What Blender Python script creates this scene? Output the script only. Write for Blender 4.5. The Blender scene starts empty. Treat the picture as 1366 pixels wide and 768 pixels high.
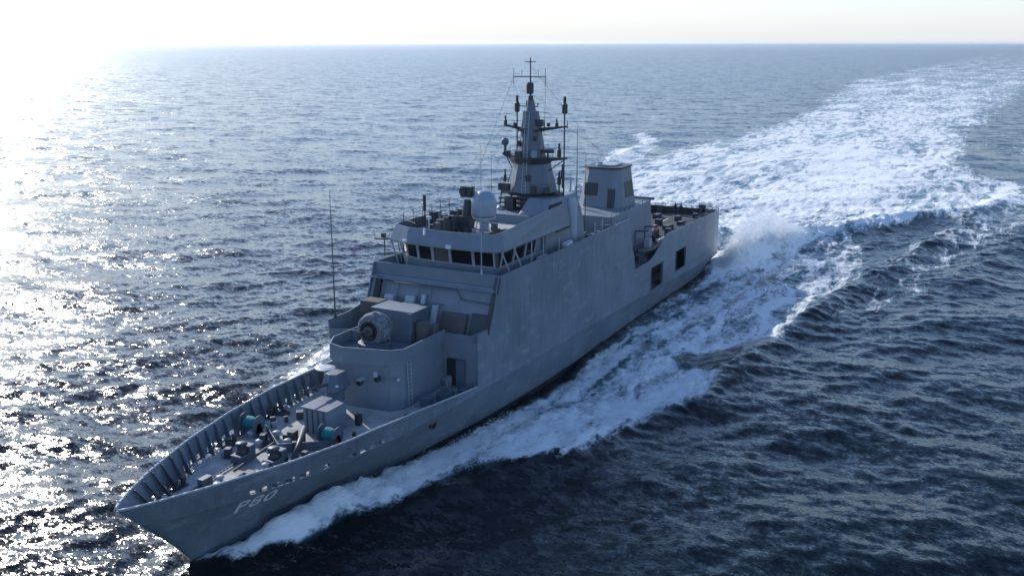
import bpy, math, random
import numpy as np
from mathutils import Vector, Matrix
R = math.radians
random.seed(7)
scene = bpy.context.scene
col = scene.collection

# ------------------------------------------------------------------ camera
cd = bpy.data.cameras.new('camera'); cam = bpy.data.objects.new('camera', cd); col.objects.link(cam)
cam.location = (140.30, 43.85, 32.18)
yaw, pitch, roll = 3.6159, 0.2466, 0.0005
f = Vector((math.cos(pitch)*math.cos(yaw), math.cos(pitch)*math.sin(yaw), -math.sin(pitch)))
r_ = f.cross(Vector((0, 0, 1))).normalized(); u_ = r_.cross(f)
cam.matrix_world = Matrix.Translation(cam.location) @ Matrix((r_, u_, -f)).transposed().to_4x4() @ Matrix.Rotation(roll, 4, 'Z')
cd.sensor_width = 36; cd.lens = 1300/1366*36; cd.clip_start = .5; cd.clip_end = 90000
scene.camera = cam

# ------------------------------------------------------------------ world + sun
SUN_AZ, SUN_EL = 239.5, 26.0
w = bpy.data.worlds.new('World'); scene.world = w; w.use_nodes = True
nt = w.node_tree; nt.nodes.clear()
sky = nt.nodes.new('ShaderNodeTexSky'); sky.sky_type = 'NISHITA'; sky.sun_disc = False
sky.sun_elevation = R(SUN_EL); sky.sun_rotation = R(90-SUN_AZ)
sky.altitude = 0; sky.air_density = 1.0; sky.dust_density = .3; sky.ozone_density = 3.0
bg = nt.nodes.new('ShaderNodeBackground'); bg.inputs[1].default_value = .15
wo = nt.nodes.new('ShaderNodeOutputWorld')
wbm = nt.nodes.new('ShaderNodeMix'); wbm.data_type = 'RGBA'; wbm.blend_type = 'MULTIPLY'; wbm.inputs[0].default_value = 1; wbm.inputs[7].default_value = (.93, .97, 1.07, 1)
nt.links.new(sky.outputs[0], wbm.inputs[6]); 
tcw = nt.nodes.new('ShaderNodeTexCoord'); sx = nt.nodes.new('ShaderNodeSeparateXYZ'); nt.links.new(tcw.outputs['Generated'], sx.inputs[0])
mr = nt.nodes.new('ShaderNodeMapRange'); mr.interpolation_type = 'SMOOTHSTEP'; nt.links.new(sx.outputs[2], mr.inputs[0])
for i_, v_ in enumerate((-.02, .14, .95, .0)): mr.inputs[i_+1].default_value = v_
veil = nt.nodes.new('ShaderNodeMix'); veil.data_type = 'RGBA'; veil.inputs[7].default_value = (3.95, 4.1, 4.4, 1)   # milky horizon haze
nt.links.new(mr.outputs[0], veil.inputs[0]); nt.links.new(wbm.outputs[2], veil.inputs[6]); nt.links.new(veil.outputs[2], bg.inputs[0]); nt.links.new(bg.outputs[0], wo.inputs[0])
sl = bpy.data.lights.new('sun', 'SUN'); sl.energy = 3.4; sl.angle = R(.53); sl.color = (1, .95, .88)
so = bpy.data.objects.new('sun', sl); col.objects.link(so)
sd = Vector((math.cos(R(SUN_AZ))*math.cos(R(SUN_EL)), math.sin(R(SUN_AZ))*math.cos(R(SUN_EL)), math.sin(R(SUN_EL))))
so.rotation_euler = sd.to_track_quat('Z', 'Y').to_euler(); so.location = sd*200
vs = scene.view_settings
vs.view_transform = 'Standard'; vs.look = 'None'; vs.gamma = 1; vs.use_curve_mapping = False; vs.exposure = 0.42
scene.cycles.use_denoising = True
scene.cycles.max_bounces = 8; scene.cycles.transmission_bounces = 6; scene.cycles.volume_bounces = 1
scene.cycles.sample_clamp_indirect = 4

# ------------------------------------------------------------------ materials
class NT:
    def __init__(s, name):
        s.m = bpy.data.materials.new(name); s.m.use_nodes = True; s.t = s.m.node_tree; s.t.nodes.clear()
        s.out = s.n('ShaderNodeOutputMaterial')
    def n(s, k, **kw):
        a = s.t.nodes.new(k)
        for q, v in kw.items(): setattr(a, q, v)
        return a
    def l(s, a, b): s.t.links.new(a, b)
    def noise(s, vec, scale, detail=3, rough=.55, dist=0):
        a = s.n('ShaderNodeTexNoise'); a.inputs['Scale'].default_value = scale
        a.inputs['Detail'].default_value = detail; a.inputs['Roughness'].default_value = rough
        a.inputs['Distortion'].default_value = dist
        s.l(vec, a.inputs['Vector']); return a
    def mp(s, vec, sc=(1, 1, 1), rot=(0, 0, 0), loc=(0, 0, 0)):
        a = s.n('ShaderNodeMapping'); a.inputs['Scale'].default_value = sc; a.inputs['Rotation'].default_value = rot
        a.inputs['Location'].default_value = loc
        s.l(vec, a.inputs['Vector']); return a.outputs[0]
    def rng(s, v, a, b, c, d, smooth=False):
        q = s.n('ShaderNodeMapRange')
        if smooth: q.interpolation_type = 'SMOOTHSTEP'
        for i, x in enumerate((a, b, c, d)):
            if hasattr(x, 'is_linked'): s.l(x, q.inputs[i+1])
            else: q.inputs[i+1].default_value = x
        s.l(v, q.inputs[0]); return q.outputs[0]
    def mth(s, op, a, b=0, c=0):
        q = s.n('ShaderNodeMath', operation=op)
        for i, x in enumerate((a, b, c)):
            if hasattr(x, 'is_linked'): s.l(x, q.inputs[i])
            else: q.inputs[i].default_value = x
        return q.outputs[0]
    def mix(s, fac, a, b):
        q = s.n('ShaderNodeMix', data_type='RGBA')
        if hasattr(fac, 'is_linked'): s.l(fac, q.inputs[0])
        else: q.inputs[0].default_value = fac
        for x, i in ((a, 6), (b, 7)):
            if hasattr(x, 'is_linked'): s.l(x, q.inputs[i])
            else: q.inputs[i].default_value = (*x, 1)
        return q.outputs[2]
    def bsdf(s, color=None, rough=.5, metal=0, spec=.5):
        b = s.n('ShaderNodeBsdfPrincipled')
        if color is not None:
            if hasattr(color, 'is_linked'): s.l(color, b.inputs['Base Color'])
            else: b.inputs['Base Color'].default_value = (*color, 1)
        if hasattr(rough, 'is_linked'): s.l(rough, b.inputs['Roughness'])
        else: b.inputs['Roughness'].default_value = rough
        b.inputs['Metallic'].default_value = metal; b.inputs['Specular IOR Level'].default_value = spec
        return b

def paint(name, c, var=.18, rough=.5, streak=.5, rust=0.0, bump=.02, scale=.6):
    k = NT(name); tc = k.n('ShaderNodeTexCoord').outputs['Object']
    big = k.noise(tc, scale, 4, .6)
    st = k.noise(k.mp(tc, (1.6, 1.6, .16)), 1.5, 4, .6)
    fine = k.noise(tc, 9, 3, .6)
    v = k.mth('ADD', k.mth('MULTIPLY', big.outputs[0], 1.0), k.mth('MULTIPLY', st.outputs[0], streak))
    v = k.rng(v, .3*(1+streak), .7*(1+streak), 1-var, 1+var)
    v = k.mth('MULTIPLY', v, k.rng(fine.outputs[0], .3, .7, .95, 1.05))
    hs = k.n('ShaderNodeHueSaturation'); hs.inputs['Color'].default_value = (*c, 1); k.l(v, hs.inputs['Value'])
    cc = hs.outputs[0]
    if rust:
        rn = k.noise(k.mp(tc, (1.3, 1.3, .12)), 2.2, 5, .7)
        cc = k.mix(k.mth('MULTIPLY', k.rng(rn.outputs[0], .62, .75, 0, 1, True), rust), cc, (.16, .08, .045))
    if 'hull' in name:      # dark boot topping painted along the waterline, salt bloom above it
        sz = k.n('ShaderNodeSeparateXYZ'); k.l(tc, sz.inputs[0]); wl = k.mth('ADD', sz.outputs[2], k.mth('MULTIPLY', fine.outputs[0], .12))
        salt = k.noise(k.mp(tc, (.35, .35, .9)), 1.2, 6, .7)
        cc = k.mix(k.mth('MULTIPLY', k.rng(salt.outputs[0], .52, .70, 0, 1, True), .45), cc, (.34, .37, .39))
        cc = k.mix(k.rng(wl, -.12, .02, 1, 0), cc, (.03, .035, .042))
    b = k.bsdf(cc, rough)
    bp = k.n('ShaderNodeBump'); bp.inputs['Strength'].default_value = .5; bp.inputs['Distance'].default_value = bump
    dn = k.noise(k.mp(tc, (1, 1, 1)), .9, 2, .5)
    hgt = dn.outputs[0]
    if 'hull' in name:      # plating slightly hollowed between the frames
        wv = k.n('ShaderNodeTexWave', wave_type='BANDS', bands_direction='X'); wv.inputs['Scale'].default_value = .26; wv.inputs['Distortion'].default_value = 2.0; k.l(tc, wv.inputs['Vector'])
        wz = k.n('ShaderNodeTexWave', wave_type='BANDS', bands_direction='Z'); wz.inputs['Scale'].default_value = .12; k.l(tc, wz.inputs['Vector'])
        hgt = k.mth('ADD', hgt, k.mth('ADD', k.mth('MULTIPLY', wv.outputs['Fac'], .10), k.mth('MULTIPLY', wz.outputs['Fac'], .12)))
    k.l(hgt, bp.inputs['Height']); k.l(bp.outputs[0], b.inputs['Normal'])
    k.l(b.outputs[0], k.out.inputs[0]); return k.m

M = {}
M['hull'] = paint('haze_grey_hull_paint', (.158, .195, .232), .36, .42, .6, .4, .09, .16)
M['grey'] = paint('haze_grey_paint', (.175, .212, .25), .14, .5, .5, .12, .01)
M['mast'] = paint('mast_grey_paint', (.115, .145, .18), .2, .5, .5, .2, .01)  # darker than the superstructure grey, for the mast tower
M['lgrey'] = paint('light_grey_paint', (.38, .42, .46), .1, .5, .3)
M['mgrey'] = paint('mid_grey_paint', (.09, .12, .165), .15, .55, .3)
M['deck'] = paint('worn_deck_paint', (.36, .36, .35), .4, .75, .0, .35, .02, .5)
M['dark'] = paint('dark_metal', (.04, .047, .055), .25, .5, .2)
M['black'] = paint('black_parts_and_opening_shade', (.012, .013, .015), .2, .6, 0)  # black parts; also puts the shade inside doorways and openings into colour
M['white'] = paint('white_paint', (.72, .73, .72), .08, .5, .1)
M['dome'] = paint('radome_shell', (.26, .33, .40), .06, .35, .1)
M['teal'] = paint('teal_canvas', (.005, .17, .19), .25, .8, .0)
M['orange'] = paint('orange_red_rubber', (.55, .06, .03), .15, .5, 0)
M['tan'] = paint('brown_canvas', (.095, .092, .092), .2, .85, .1)  # also colours one bridge pane as a painted reflection
M['skin'] = paint('skin', (.30, .17, .11), .05, .6, 0)
M['cloth'] = paint('navy_cloth', (.02, .025, .045), .2, .9, 0)
M['flight'] = paint('dark_green_grey_deck_paint', (.032, .038, .041), .4, .8, 0, .2, .02, .5)
M['boot'] = paint('red_brown_antifouling', (.06, .035, .035), .2, .5, .2)
k = NT('bridge_glass'); b = k.bsdf((.012, .015, .018), .08, 0, .6); k.l(b.outputs[0], k.out.inputs[0]); M['glass'] = k.m
k = NT('camouflage_netting'); tc = k.n('ShaderNodeTexCoord').outputs['Object']
vn = k.noise(tc, 3.5, 4, .7); cc = k.mix(k.rng(vn.outputs[0], .38, .62, 0, 1, True), (.09, .10, .12), (.20, .225, .255))
b = k.bsdf(cc, .85); k.l(b.outputs[0], k.out.inputs[0]); M['net'] = k.m

# ------------------------------------------------------------------ geometry helpers
class MB:
    def __init__(s): s.v = []; s.f = []; s.r = []
    def add(s, vs, fs):
        n = len(s.v); s.r.append((n, len(s.f), len(vs), len(fs))); s.v += [tuple(map(float, q)) for q in vs]; s.f += [tuple(i+n for i in q) for q in fs]; return s
    def box(s, x0, x1, y0, y1, z0, z1):
        vs = [(x, y, z) for z in (z0, z1) for y in (y0, y1) for x in (x0, x1)]
        return s.add(vs, [(0, 2, 3, 1), (4, 5, 7, 6), (0, 1, 5, 4), (2, 6, 7, 3), (0, 4, 6, 2), (1, 3, 7, 5)])
    def cbox(s, c, sz, rz=0, ry=0):
        a, b, d = [q/2 for q in sz]
        m = Matrix.Rotation(rz, 3, 'Z') @ Matrix.Rotation(ry, 3, 'Y')
        vs = [Vector(c) + m @ Vector((x, y, z)) for z in (-d, d) for y in (-b, b) for x in (-a, a)]
        return s.add(vs, [(0, 2, 3, 1), (4, 5, 7, 6), (0, 1, 5, 4), (2, 6, 7, 3), (0, 4, 6, 2), (1, 3, 7, 5)])
    def prism(s, bot, top, z0=None, z1=None):
        n = len(bot)
        b3 = [(p[0], p[1], z0 if z0 is not None else p[2]) for p in bot]
        t3 = [(p[0], p[1], z1 if z1 is not None else p[2]) for p in top]
        return s.add(b3+t3, [tuple(range(n))[::-1], tuple(range(n, 2*n))] + [(i, (i+1) % n, n+(i+1) % n, n+i) for i in range(n)])
    def tube(s, p0, p1, r0, r1=None, n=8, cap=True):
        r1 = r0 if r1 is None else r1
        p0 = Vector(p0); p1 = Vector(p1); d = (p1-p0).normalized()
        a = d.orthogonal().normalized(); b = d.cross(a)
        vs = [p + (a*math.cos(2*math.pi*i/n) + b*math.sin(2*math.pi*i/n))*r for p, r in ((p0, r0), (p1, r1)) for i in range(n)]
        fs = [(i, (i+1) % n, n+(i+1) % n, n+i) for i in range(n)]
        if cap: fs += [tuple(range(n))[::-1], tuple(range(n, 2*n))]
        return s.add(vs, fs)
    def path(s, pts, r, n=6):
        for a, b in zip(pts, pts[1:]): s.tube(a, b, r, n=n)
        return s
    def rake(s):                    # the bridge front leans: lower parts stand further forward
        s.v = [(x+max(0, 13.05-z)*.4, y, z) for x, y, z in s.v]; return s
    def lathe(s, c, prof, n=24, axis='Z'):
        vs = []
        for (r, h) in prof:
            for i in range(n):
                a = 2*math.pi*i/n
                if axis == 'Z': q = (r*math.cos(a), r*math.sin(a), h)
                elif axis == 'X': q = (h, r*math.cos(a), r*math.sin(a))
                else: q = (r*math.cos(a), h, r*math.sin(a))
                vs.append((c[0]+q[0], c[1]+q[1], c[2]+q[2]))
        fs = []
        for j in range(len(prof)-1):
            for i in range(n): fs.append((j*n+i, j*n+(i+1) % n, (j+1)*n+(i+1) % n, (j+1)*n+i))
        fs += [tuple(range(n))[::-1], tuple(range((len(prof)-1)*n, len(prof)*n))]
        return s.add(vs, fs)
    def wallpoly(s, pts, z0, z1, t, closed=False):
        # thin upright wall following plan points (x,y[,z1]); thickness t
        P = [Vector((p[0], p[1])) for p in pts]; n = len(P)
        zt = [p[2] if len(p) > 2 else z1 for p in pts]
        off = []
        for i in range(n):
            a = P[i]-P[i-1] if i > 0 else P[1]-P[0]
            b = P[i+1]-P[i] if i < n-1 else P[-1]-P[-2]
            d = (a.normalized()+b.normalized()).normalized(); nn = Vector((-d.y, d.x))
            c = max(.4, a.normalized().dot(d)); off.append(nn*t/c)
        vs = []
        for i in range(n):
            q = P[i]+off[i]
            vs += [(P[i].x, P[i].y, z0), (P[i].x, P[i].y, zt[i]), (q.x, q.y, zt[i]), (q.x, q.y, z0)]
        fs = []
        for i in range(n-1):
            a = 4*i; b = a+4
            fs += [(a, b, b+1, a+1), (a+1, b+1, b+2, a+2), (a+2, b+2, b+3, a+3), (a+3, b+3, b, a)]
        fs += [(0, 1, 2, 3), (4*n-1, 4*n-2, 4*n-3, 4*n-4)]
        return s.add(vs, fs)
    def build(s, name, mat, parent=None, bevel=0, smooth=False, label=None, split=False):
        if split:                       # every primitive becomes a part of its own
            for (a, b, nv, nf) in s.r:
                m_ = MB(); m_.v = s.v[a:a+nv]; m_.f = [tuple(i-a for i in q) for q in s.f[b:b+nf]]; m_.build(name, mat, parent, bevel, smooth, label)
            return None
        me = bpy.data.meshes.new(name); me.from_pydata(s.v, [], s.f)
        import bmesh
        bm = bmesh.new(); bm.from_mesh(me); bmesh.ops.recalc_face_normals(bm, faces=bm.faces); bm.to_mesh(me); bm.free()
        me.materials.append(mat if not isinstance(mat, str) else M[mat])
        if smooth: me.polygons.foreach_set('use_smooth', [True]*len(me.polygons))
        o = bpy.data.objects.new(name, me); col.objects.link(o)
        if bevel:
            bv = o.modifiers.new('bevel', 'BEVEL'); bv.width = bevel; bv.segments = 2; bv.limit_method = 'ANGLE'
        if parent is not None:
            o.parent = parent
            pl = parent_world(parent); o.location = -pl
        if label: o['label'] = label
        return o

def parent_world(o):
    v = Vector((0, 0, 0))
    while o is not None:
        v = v + o.location; o = o.parent
    return v
def tag(o, label=None, cat=None, group=None, kind=None):
    if label: o['label'] = label
    if cat: o['category'] = cat
    if group: o['group'] = group
    if kind: o['kind'] = kind
    return o
def empty(name, loc, label, cat, group=None):
    o = bpy.data.objects.new(name, None); col.objects.link(o); o.location = loc; o.empty_display_size = .5
    return tag(o, label, cat, group)
def copy_tree(o, parent=None, delta=None):
    c = o.copy(); col.objects.link(c)
    if parent is not None: c.parent = parent
    if delta is not None: c.location = o.location + Vector(delta)
    for ch in o.children: copy_tree(ch, c)
    return c
def sstep(a, b, x):
    t = np.clip((x-a)/(b-a), 0, 1); return t*t*(3-2*t)

# ------------------------------------------------------------------ ship lines
def plan(X): return float(np.interp(X, [0, 3, 8, 60, 70, 75, 80, 85, 90, 95, 100, 103, 104.5, 105], [6.1, 6.35, 6.4, 6.4, 6.4, 6.35, 6.2, 5.85, 5.2, 4.0, 2.3, 1.15, .45, .06]))
def zdeck(X): return float(np.interp(X, [0, 17, 53, 73, 90, 105], [2.0, 2.35, 3.6, 3.95, 4.05, 4.25]))
BT = {1: ([73, 78, 82, 87, 94, 100, 105], [4.4, 4.9, 5.3, 5.56, 5.7, 5.87, 5.95]),
      -1: ([73, 78, 84, 92, 97, 102, 105], [5.4, 5.56, 5.75, 5.84, 5.95, 6.0, 5.95])}
def btop(X, s): return float(np.interp(X, *BT[s]))
def xstem(z): return float(np.interp(z, [-5, 0, 2, 4.2, 6.2], [95.5, 99.6, 101.2, 103.35, 105.2]))
def ywl(d): return float(np.interp(d, [0, 4, 10, 20, 30, 40, 50, 60], [.05, .75, 1.75, 3.45, 4.65, 5.3, 5.5, 5.55]))

ship = empty('warship', (52, 0, 0), 'grey naval patrol ship under way at speed, tall mast amidships, white foam along its hull', 'warship')

# hull: lofted from below the waterline to the deck edge
def hull_y(u, z, X):
    d = xstem(z)-X
    zd = zdeck(X)
    # plan at deck measured from stem
    yd = plan(min(105, 105-(d*1.0)*(1 if d > 12 else 1)))
    yw = ywl(d)
    if X < 6: yw *= 1-.02*(6-X)
    t = min(1, max(0, z/zd)) if z > 0 else 0
    y = yw+(yd-yw)*(t**1.35)
    if z < 0: y = yw*(1+.05*z)
    return max(.04, y)
US = np.concatenate([np.linspace(0, .7, 36)[:-1], np.linspace(.7, 1, 50)])
mb = MB(); vs = []; nl = 12
for u in US:
    for sgn in (1, -1):
        for j in range(nl):
            tz = j/(nl-1)
            X = u*104
            zd = zdeck(u*104.2)
            z = -4.5+(zd+4.5)*tz
            X = u*xstem(z)
            vs.append((X, sgn*hull_y(u, z, X), z))
fs = []
nu = len(US)
for i in range(nu-1):
    for s_ in (0, 1):
        for j in range(nl-1):
            a = (i*2+s_)*nl+j; b = ((i+1)*2+s_)*nl+j
            fs.append((a, b, b+1, a+1) if s_ else (a, a+1, b+1, b))
for j in range(nl-1):
    a = j; b = nl+j; fs.append((a, b, b+1, a+1))
    a = ((nu-1)*2)*nl+j; b = a+nl; fs.append((a, a+1, b+1, b))
mb.add(vs, fs)
hull = mb.build('hull', 'hull', ship, smooth=True)
# main deck sheet
mb = MB(); xs = np.concatenate([np.linspace(0.05, 70, 30), np.linspace(71, 103.4, 60)]); vs = []
for X in xs:
    y = hull_y(0, zdeck(X)-.02, X)-.05; vs += [(X, y, zdeck(X)-.01), (X, -y, zdeck(X)-.01)]
mb.add(vs, [(2*i, 2*i+2, 2*i+3, 2*i+1) for i in range(len(xs)-1)])
mb.build('deck', 'deck', ship, label='worn pale grey weather deck')

def rk(X, z): return (z-5.9)*.95*min(1, max(0, (X-93)/12))**1.5
def plate(name, s, x0, x1, ztop, rows, holes, mat, parent, t=.09, yfun=None, extra=(), zb=None, label=None):
    """side plating with real openings. rows: list of f(X)->z; holes: (xa,xb,row index)"""
    zb = zb or zdeck; yfun = yfun or (lambda X, z: plan(X))
    xb = sorted(set([x0, x1]+[h for q in holes for h in q[:2]]+[x for x in extra if x0 < x < x1]+[round(x, 3) for x in np.arange(x0, x1, 1.5)]))
    o = []
    for q in xb:
        if not o or q-o[-1] > .02 or q == x1: o.append(q)
    xb = o; zz = [zb]+rows+[ztop]; nr = len(zz); mb = MB(); vs = []
    for X in xb:
        for k_, fz in enumerate(zz):
            z = fz(X); z = min(z, ztop(X)); z = max(z, zb(X)); y = yfun(X, z)
            Xr = X+rk(X, z)
            vs += [(Xr, s*y, z), (Xr, s*(max(y-t, .01)), z)]
    fs = []; n = nr*2
    def hole(i, k_):
        if i < 0 or i >= len(xb)-1 or k_ < 0 or k_ >= nr-1: return True
        xm = (xb[i]+xb[i+1])/2
        return any(h[0] <= xm <= h[1] and h[2] == k_ for h in holes)
    for i in range(len(xb)-1):
        for k_ in range(nr-1):
            if hole(i, k_): continue
            a = i*n+2*k_; b = a+n
            fs += [(a, b, b+2, a+2), (a+1, a+3, b+3, b+1)]
            if hole(i-1, k_): fs.append((a, a+2, a+3, a+1))
            if hole(i+1, k_): fs.append((b, b+1, b+3, b+2))
            if hole(i, k_-1): fs.append((a, a+1, b+1, b))
            if hole(i, k_+1): fs.append((a+2, b+2, b+3, a+3))
    mb.add(vs, fs); return mb.build(name, mat, parent, label=label)

# forecastle bulwark with freeing ports, both sides
def yb(X, z):
    e = (z-zdeck(X))*.12
    return plan(X)+max(0, e)*(1 if X < 100 else max(0, (105-X)/5))
ports = {1: [(97.2, 97.7), (96.4, 97.0), (95.2, 96.1), (94.3, 95.1), (93.1, 93.9), (91.4, 92.0), (89.0, 90.0), (88.05, 88.7), (87.0, 87.7), (86.1, 86.8)],
         -1: [(101.2, 101.7), (99.6, 100.1), (96.0, 96.8), (95.0, 95.8), (94.0, 94.8), (92.6, 93.4), (91.7, 92.4), (90.7, 91.4), (89.7, 90.4), (83.7, 84.2), (82.2, 83.1), (81.1, 81.9), (79.8, 80.7)]}
bul = {}
for s, nm in ((1, 'port'), (-1, 'starboard')):
    hs = [(a, b, 1) for a, b in ports[s]]
    o = plate('bulwark', s, 73.5 if s == 1 else 74, 104.95, lambda X, s=s: btop(X, s), [lambda X: zdeck(X)+.16, lambda X: zdeck(X)+.46], hs, 'hull', ship, .07, yb)
    bul[s] = o
    # cap rail
    mb = MB(); pts = [(X+rk(X, btop(X, s)), s*(yb(X, btop(X, s))-.04), btop(X, s)+.02) for X in np.linspace(73.6, 104.9, 50)]
    mb.path(pts, .075, 6); mb.build('cap_rail', 'lgrey', o, smooth=True)
    # stiffeners: triangular frames inside
    stf = None
    for X in np.arange(74.9, 103.6, 1.15):
        y = yb(X, zdeck(X)); zt = btop(X, s)-.05; zd = zdeck(X)
        if zt-zd < .5 or y < .9: continue
        yt = yb(X, zt)
        q = MB(); ww = min(.55, y*.4)
        xa, xb_ = X-.03+rk(X, zd), X-.03+rk(X, zt)
        A = [(xa, s*(y-.12), zd), (xb_, s*(yt-.12), zt), (xb_, s*(yt-.12-.18), zt), (xa, s*(y-.12-ww), zd)]
        B = [(a[0]+.06, a[1], a[2]) for a in A]
        q.add(A+B, [(0, 1, 2, 3), (7, 6, 5, 4)]+[(i, (i+1) % 4, 4+(i+1) % 4, 4+i) for i in range(4)])
        q.build('stiffener', 'mgrey', o)

# aft + midship plating above the knuckle
def ztop_side(X): return float(np.interp(X, [0, 25.3, 26.2, 29.5, 31.5, 36.4, 36.6, 37.4, 38.6, 69.7, 71.6, 72.2, 73.5], [8.45, 9.0, 8.6, 7.2, 6.8, 6.8, 8.4, 9.6, 13.05, 13.05, 8.3, 8.95, 8.9]))
def ys(X, z):
    y = plan(X)+.03
    if X < 8: y -= 0
    return y+.12*math.sin(min(1, max(0, (z-zdeck(X))/4))*math.pi)*(1 if X < 30 else .3)
ra = lambda X: float(np.interp(X, [17, 21.5, 26.5, 31], [3.5, 3.5, 3.05, 3.05]))
rb = lambda X: float(np.interp(X, [17, 21.5, 26.5, 31], [6.0, 6.0, 5.8, 5.8]))
for s in (1, -1):
    o = plate('side_plating', s, 0.0, 73.5, ztop_side, [ra, rb, lambda X: 6.8, lambda X: 8.2, lambda X: 10.5], [(17.3, 21.3, 1), (26.7, 30.6, 1)], 'hull', ship, .1, ys,
              extra=(25.3, 26.2, 31.5, 36.4, 36.6, 37.4, 38.6, 69.7, 70.2, 70.7, 71.2, 71.6, 72.2))
    mb = MB()
    for (a, b, z0, z1) in ((17.3, 21.3, 3.5, 6.0), (26.7, 30.6, 3.05, 5.8)):
        for q in ((a, b, z0-.08, z0), (a, b, z1, z1+.08), (a-.08, a, z0-.08, z1+.08), (b, b+.08, z0-.08, z1+.08)):
            y = ys((q[0]+q[1])/2, (q[2]+q[3])/2)
            mb.box(q[0], q[1], min(s*(y-.05), s*(y+.06)), max(s*(y-.05), s*(y+.06)), q[2], q[3])
    mb.build('opening_frame', 'mgrey', o, split=True)
    # weld seams and doublers, small raised plates on the flat side
    mb = MB()
    for X, z0_, z1_ in ((44.5, 5.2, 12.9), (52.3, 4.6, 9.5), (58.1, 7, 12.9), (64.9, 4.8, 10.6)):
        mb.box(X, X+.04, min(s*6.4, s*6.425), max(s*6.4, s*6.425), z0_, z1_)
    mb.build('weld_seam', 'hull', o, split=True)
    mb = MB()
    for i in range(9):
        a = random.uniform(41, 66); z = random.uniform(5.2, 11.5); dx = random.uniform(.5, 1.4)
        mb.box(a, a+dx, min(s*6.4, s*6.475), max(s*6.4, s*6.475), z, z+random.uniform(.3, .9))
    mb.build('access_plate', 'grey', o, split=True)
# transom upper
mb = MB(); mb.box(0.0, .12, -6.05, 6.05, 1.9, 7.35); mb.build('transom', 'hull', ship)
# mooring deck inner wall behind the openings
for s in (1, -1):
    mb = MB(); mb.box(14, 33, min(s*3.4, s*3.5), max(s*3.4, s*3.5), 2.1, 6.65); mb.box(13.9, 14, min(s*3.5, s*6.3), max(s*3.5, s*6.3), 2.2, 6.65); mb.box(33, 33.1, min(s*3.5, s*6.3), max(s*3.5, s*6.3), 2.6, 6.65)
    mb.build('mooring_deck_wall', 'dark', ship, split=True)
    mb = MB(); mb.tube((19.5, s*5.2, 2.5), (19.5, s*5.2, 3.3), .2); mb.tube((20.3, s*5.2, 2.5), (20.3, s*5.2, 3.3), .2); mb.tube((19.2, s*5.2, 2.95), (20.6, s*5.2, 2.95), .09)
    mb.build('bollard', 'lgrey', ship)
# flight deck, boat deck
mb = MB(); mb.prism([(0.05, -6.0), (26, -6.3), (26, 6.3), (0.05, 6.0)], [(0.05, -6.0), (26, -6.3), (26, 6.3), (0.05, 6.0)], 7.15, 7.3)
mb.build('flight_deck', 'flight', ship, label='grey green flight deck at the stern')
mb = MB(); mb.box(26, 39.5, -6.3, 6.3, 6.5, 6.65); mb.build('boat_deck', 'mgrey', ship)

# hangar
def cprism(x0, x1, hy, c, z0, z1, x0t=None, x1t=None, hyt=None):
    x0t = x0 if x0t is None else x0t; x1t = x1 if x1t is None else x1t; hyt = hy if hyt is None else hyt
    def ring(a, b, h): return [(a, -h+c), (a+c, -h), (b-c, -h), (b, -h+c), (b, h-c), (b-c, h), (a+c, h), (a, h-c)]
    return MB().prism(ring(x0, x1, hy), ring(x0t, x1t, hyt), z0, z1)
mb = MB(); mb.prism([(23, -3.9), (38, -4.2), (38, 4.2), (23, 3.9)], [(24, -3.8), (38, -4.1), (38, 4.1), (24, 3.8)], 6.66, 12.95)
hangar = mb.build('hangar', 'grey', ship, bevel=.08)
mb = MB(); mb.box(35.3, 36.3, 4.13, 4.24, 6.9, 9.1); mb.build('door', 'dark', hangar, label='dark watertight door on the hangar side')
mb = MB(); mb.box(22.86, 23.3, -2.7, 2.7, 7.3, 12.0)
for i in range(9): mb.box(22.8, 23.0, -2.7, 2.7, 7.5+.5*i, 7.56+.5*i)
mb.build('hangar_door', 'mgrey', hangar)
mb = MB(); mb.wallpoly([(24.2, 4.3), (24.2, -4.3)], 13.0, 13.35, .08); mb.build('roof_edge', 'grey', hangar)
# main superstructure block between the side plates, deck at 10.5, bridge deck 12.0
mb = MB(); mb.box(38.6, 57, -6.3, 6.3, 10.3, 10.5); mb.box(38.5, 38.62, -6.3, 6.3, 6.6, 10.45)
mb.build('upper_deck', 'deck', ship)
mb = MB(); mb.prism([(57, -6.3), (71.6, -6.3), (71.6, 6.3), (57, 6.3)], [(57, -6.3), (69.93, -6.3), (69.93, 6.3), (57, 6.3)], 7.8, 12.0)
mb.wallpoly([(69.5, -6.4), (69.5, 6.4)], 11.9, 13.05, -.0+.09)
fr = mb.build('superstructure', 'grey', ship, bevel=.05)
# front face details
mb = MB(); mb.box(69.6, 69.95, 1.6, 4.1, 7.95, 9.75)
for i in range(9): mb.box(69.94, 70.0, 1.65, 4.05, 8.0+.19*i, 8.1+.19*i)
mb.rake().build('louvre', 'tan', fr, label='brown louvred grille on the front face')
mb = MB(); mb.box(69.62, 69.85, 4.5, 6.0, 8.0, 9.9); mb.rake().build('side_recess', 'dark', fr)
mb = MB(); mb.box(69.6, 69.9, 6.05, 6.38, 6.7, 11.6); mb.rake().build('corner_slot', 'dark', fr)
mb = MB(); mb.box(69.62, 69.83, -5.75, -5.15, 9.6, 11.9); mb.rake().build('door', 'black', fr)
mb = MB(); mb.box(69.45, 69.62, 6.0, 6.5, 11.6, 12.9); mb.rake().build('navigation_light_screen', 'dark', fr)
mb = MB()
for y in (-4.6, -3.2, -2.6, -1.0, .2): mb.tube((69.85, y, 8.5), (69.85, y, 11.7 if y != -2.6 else 10.4), .045)
mb.path([(69.83, -4.5, 11.65), (69.83, 2.6, 11.6), (69.83, 3.3, 10.9), (69.83, 6.2, 10.8)], .06)
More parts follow.
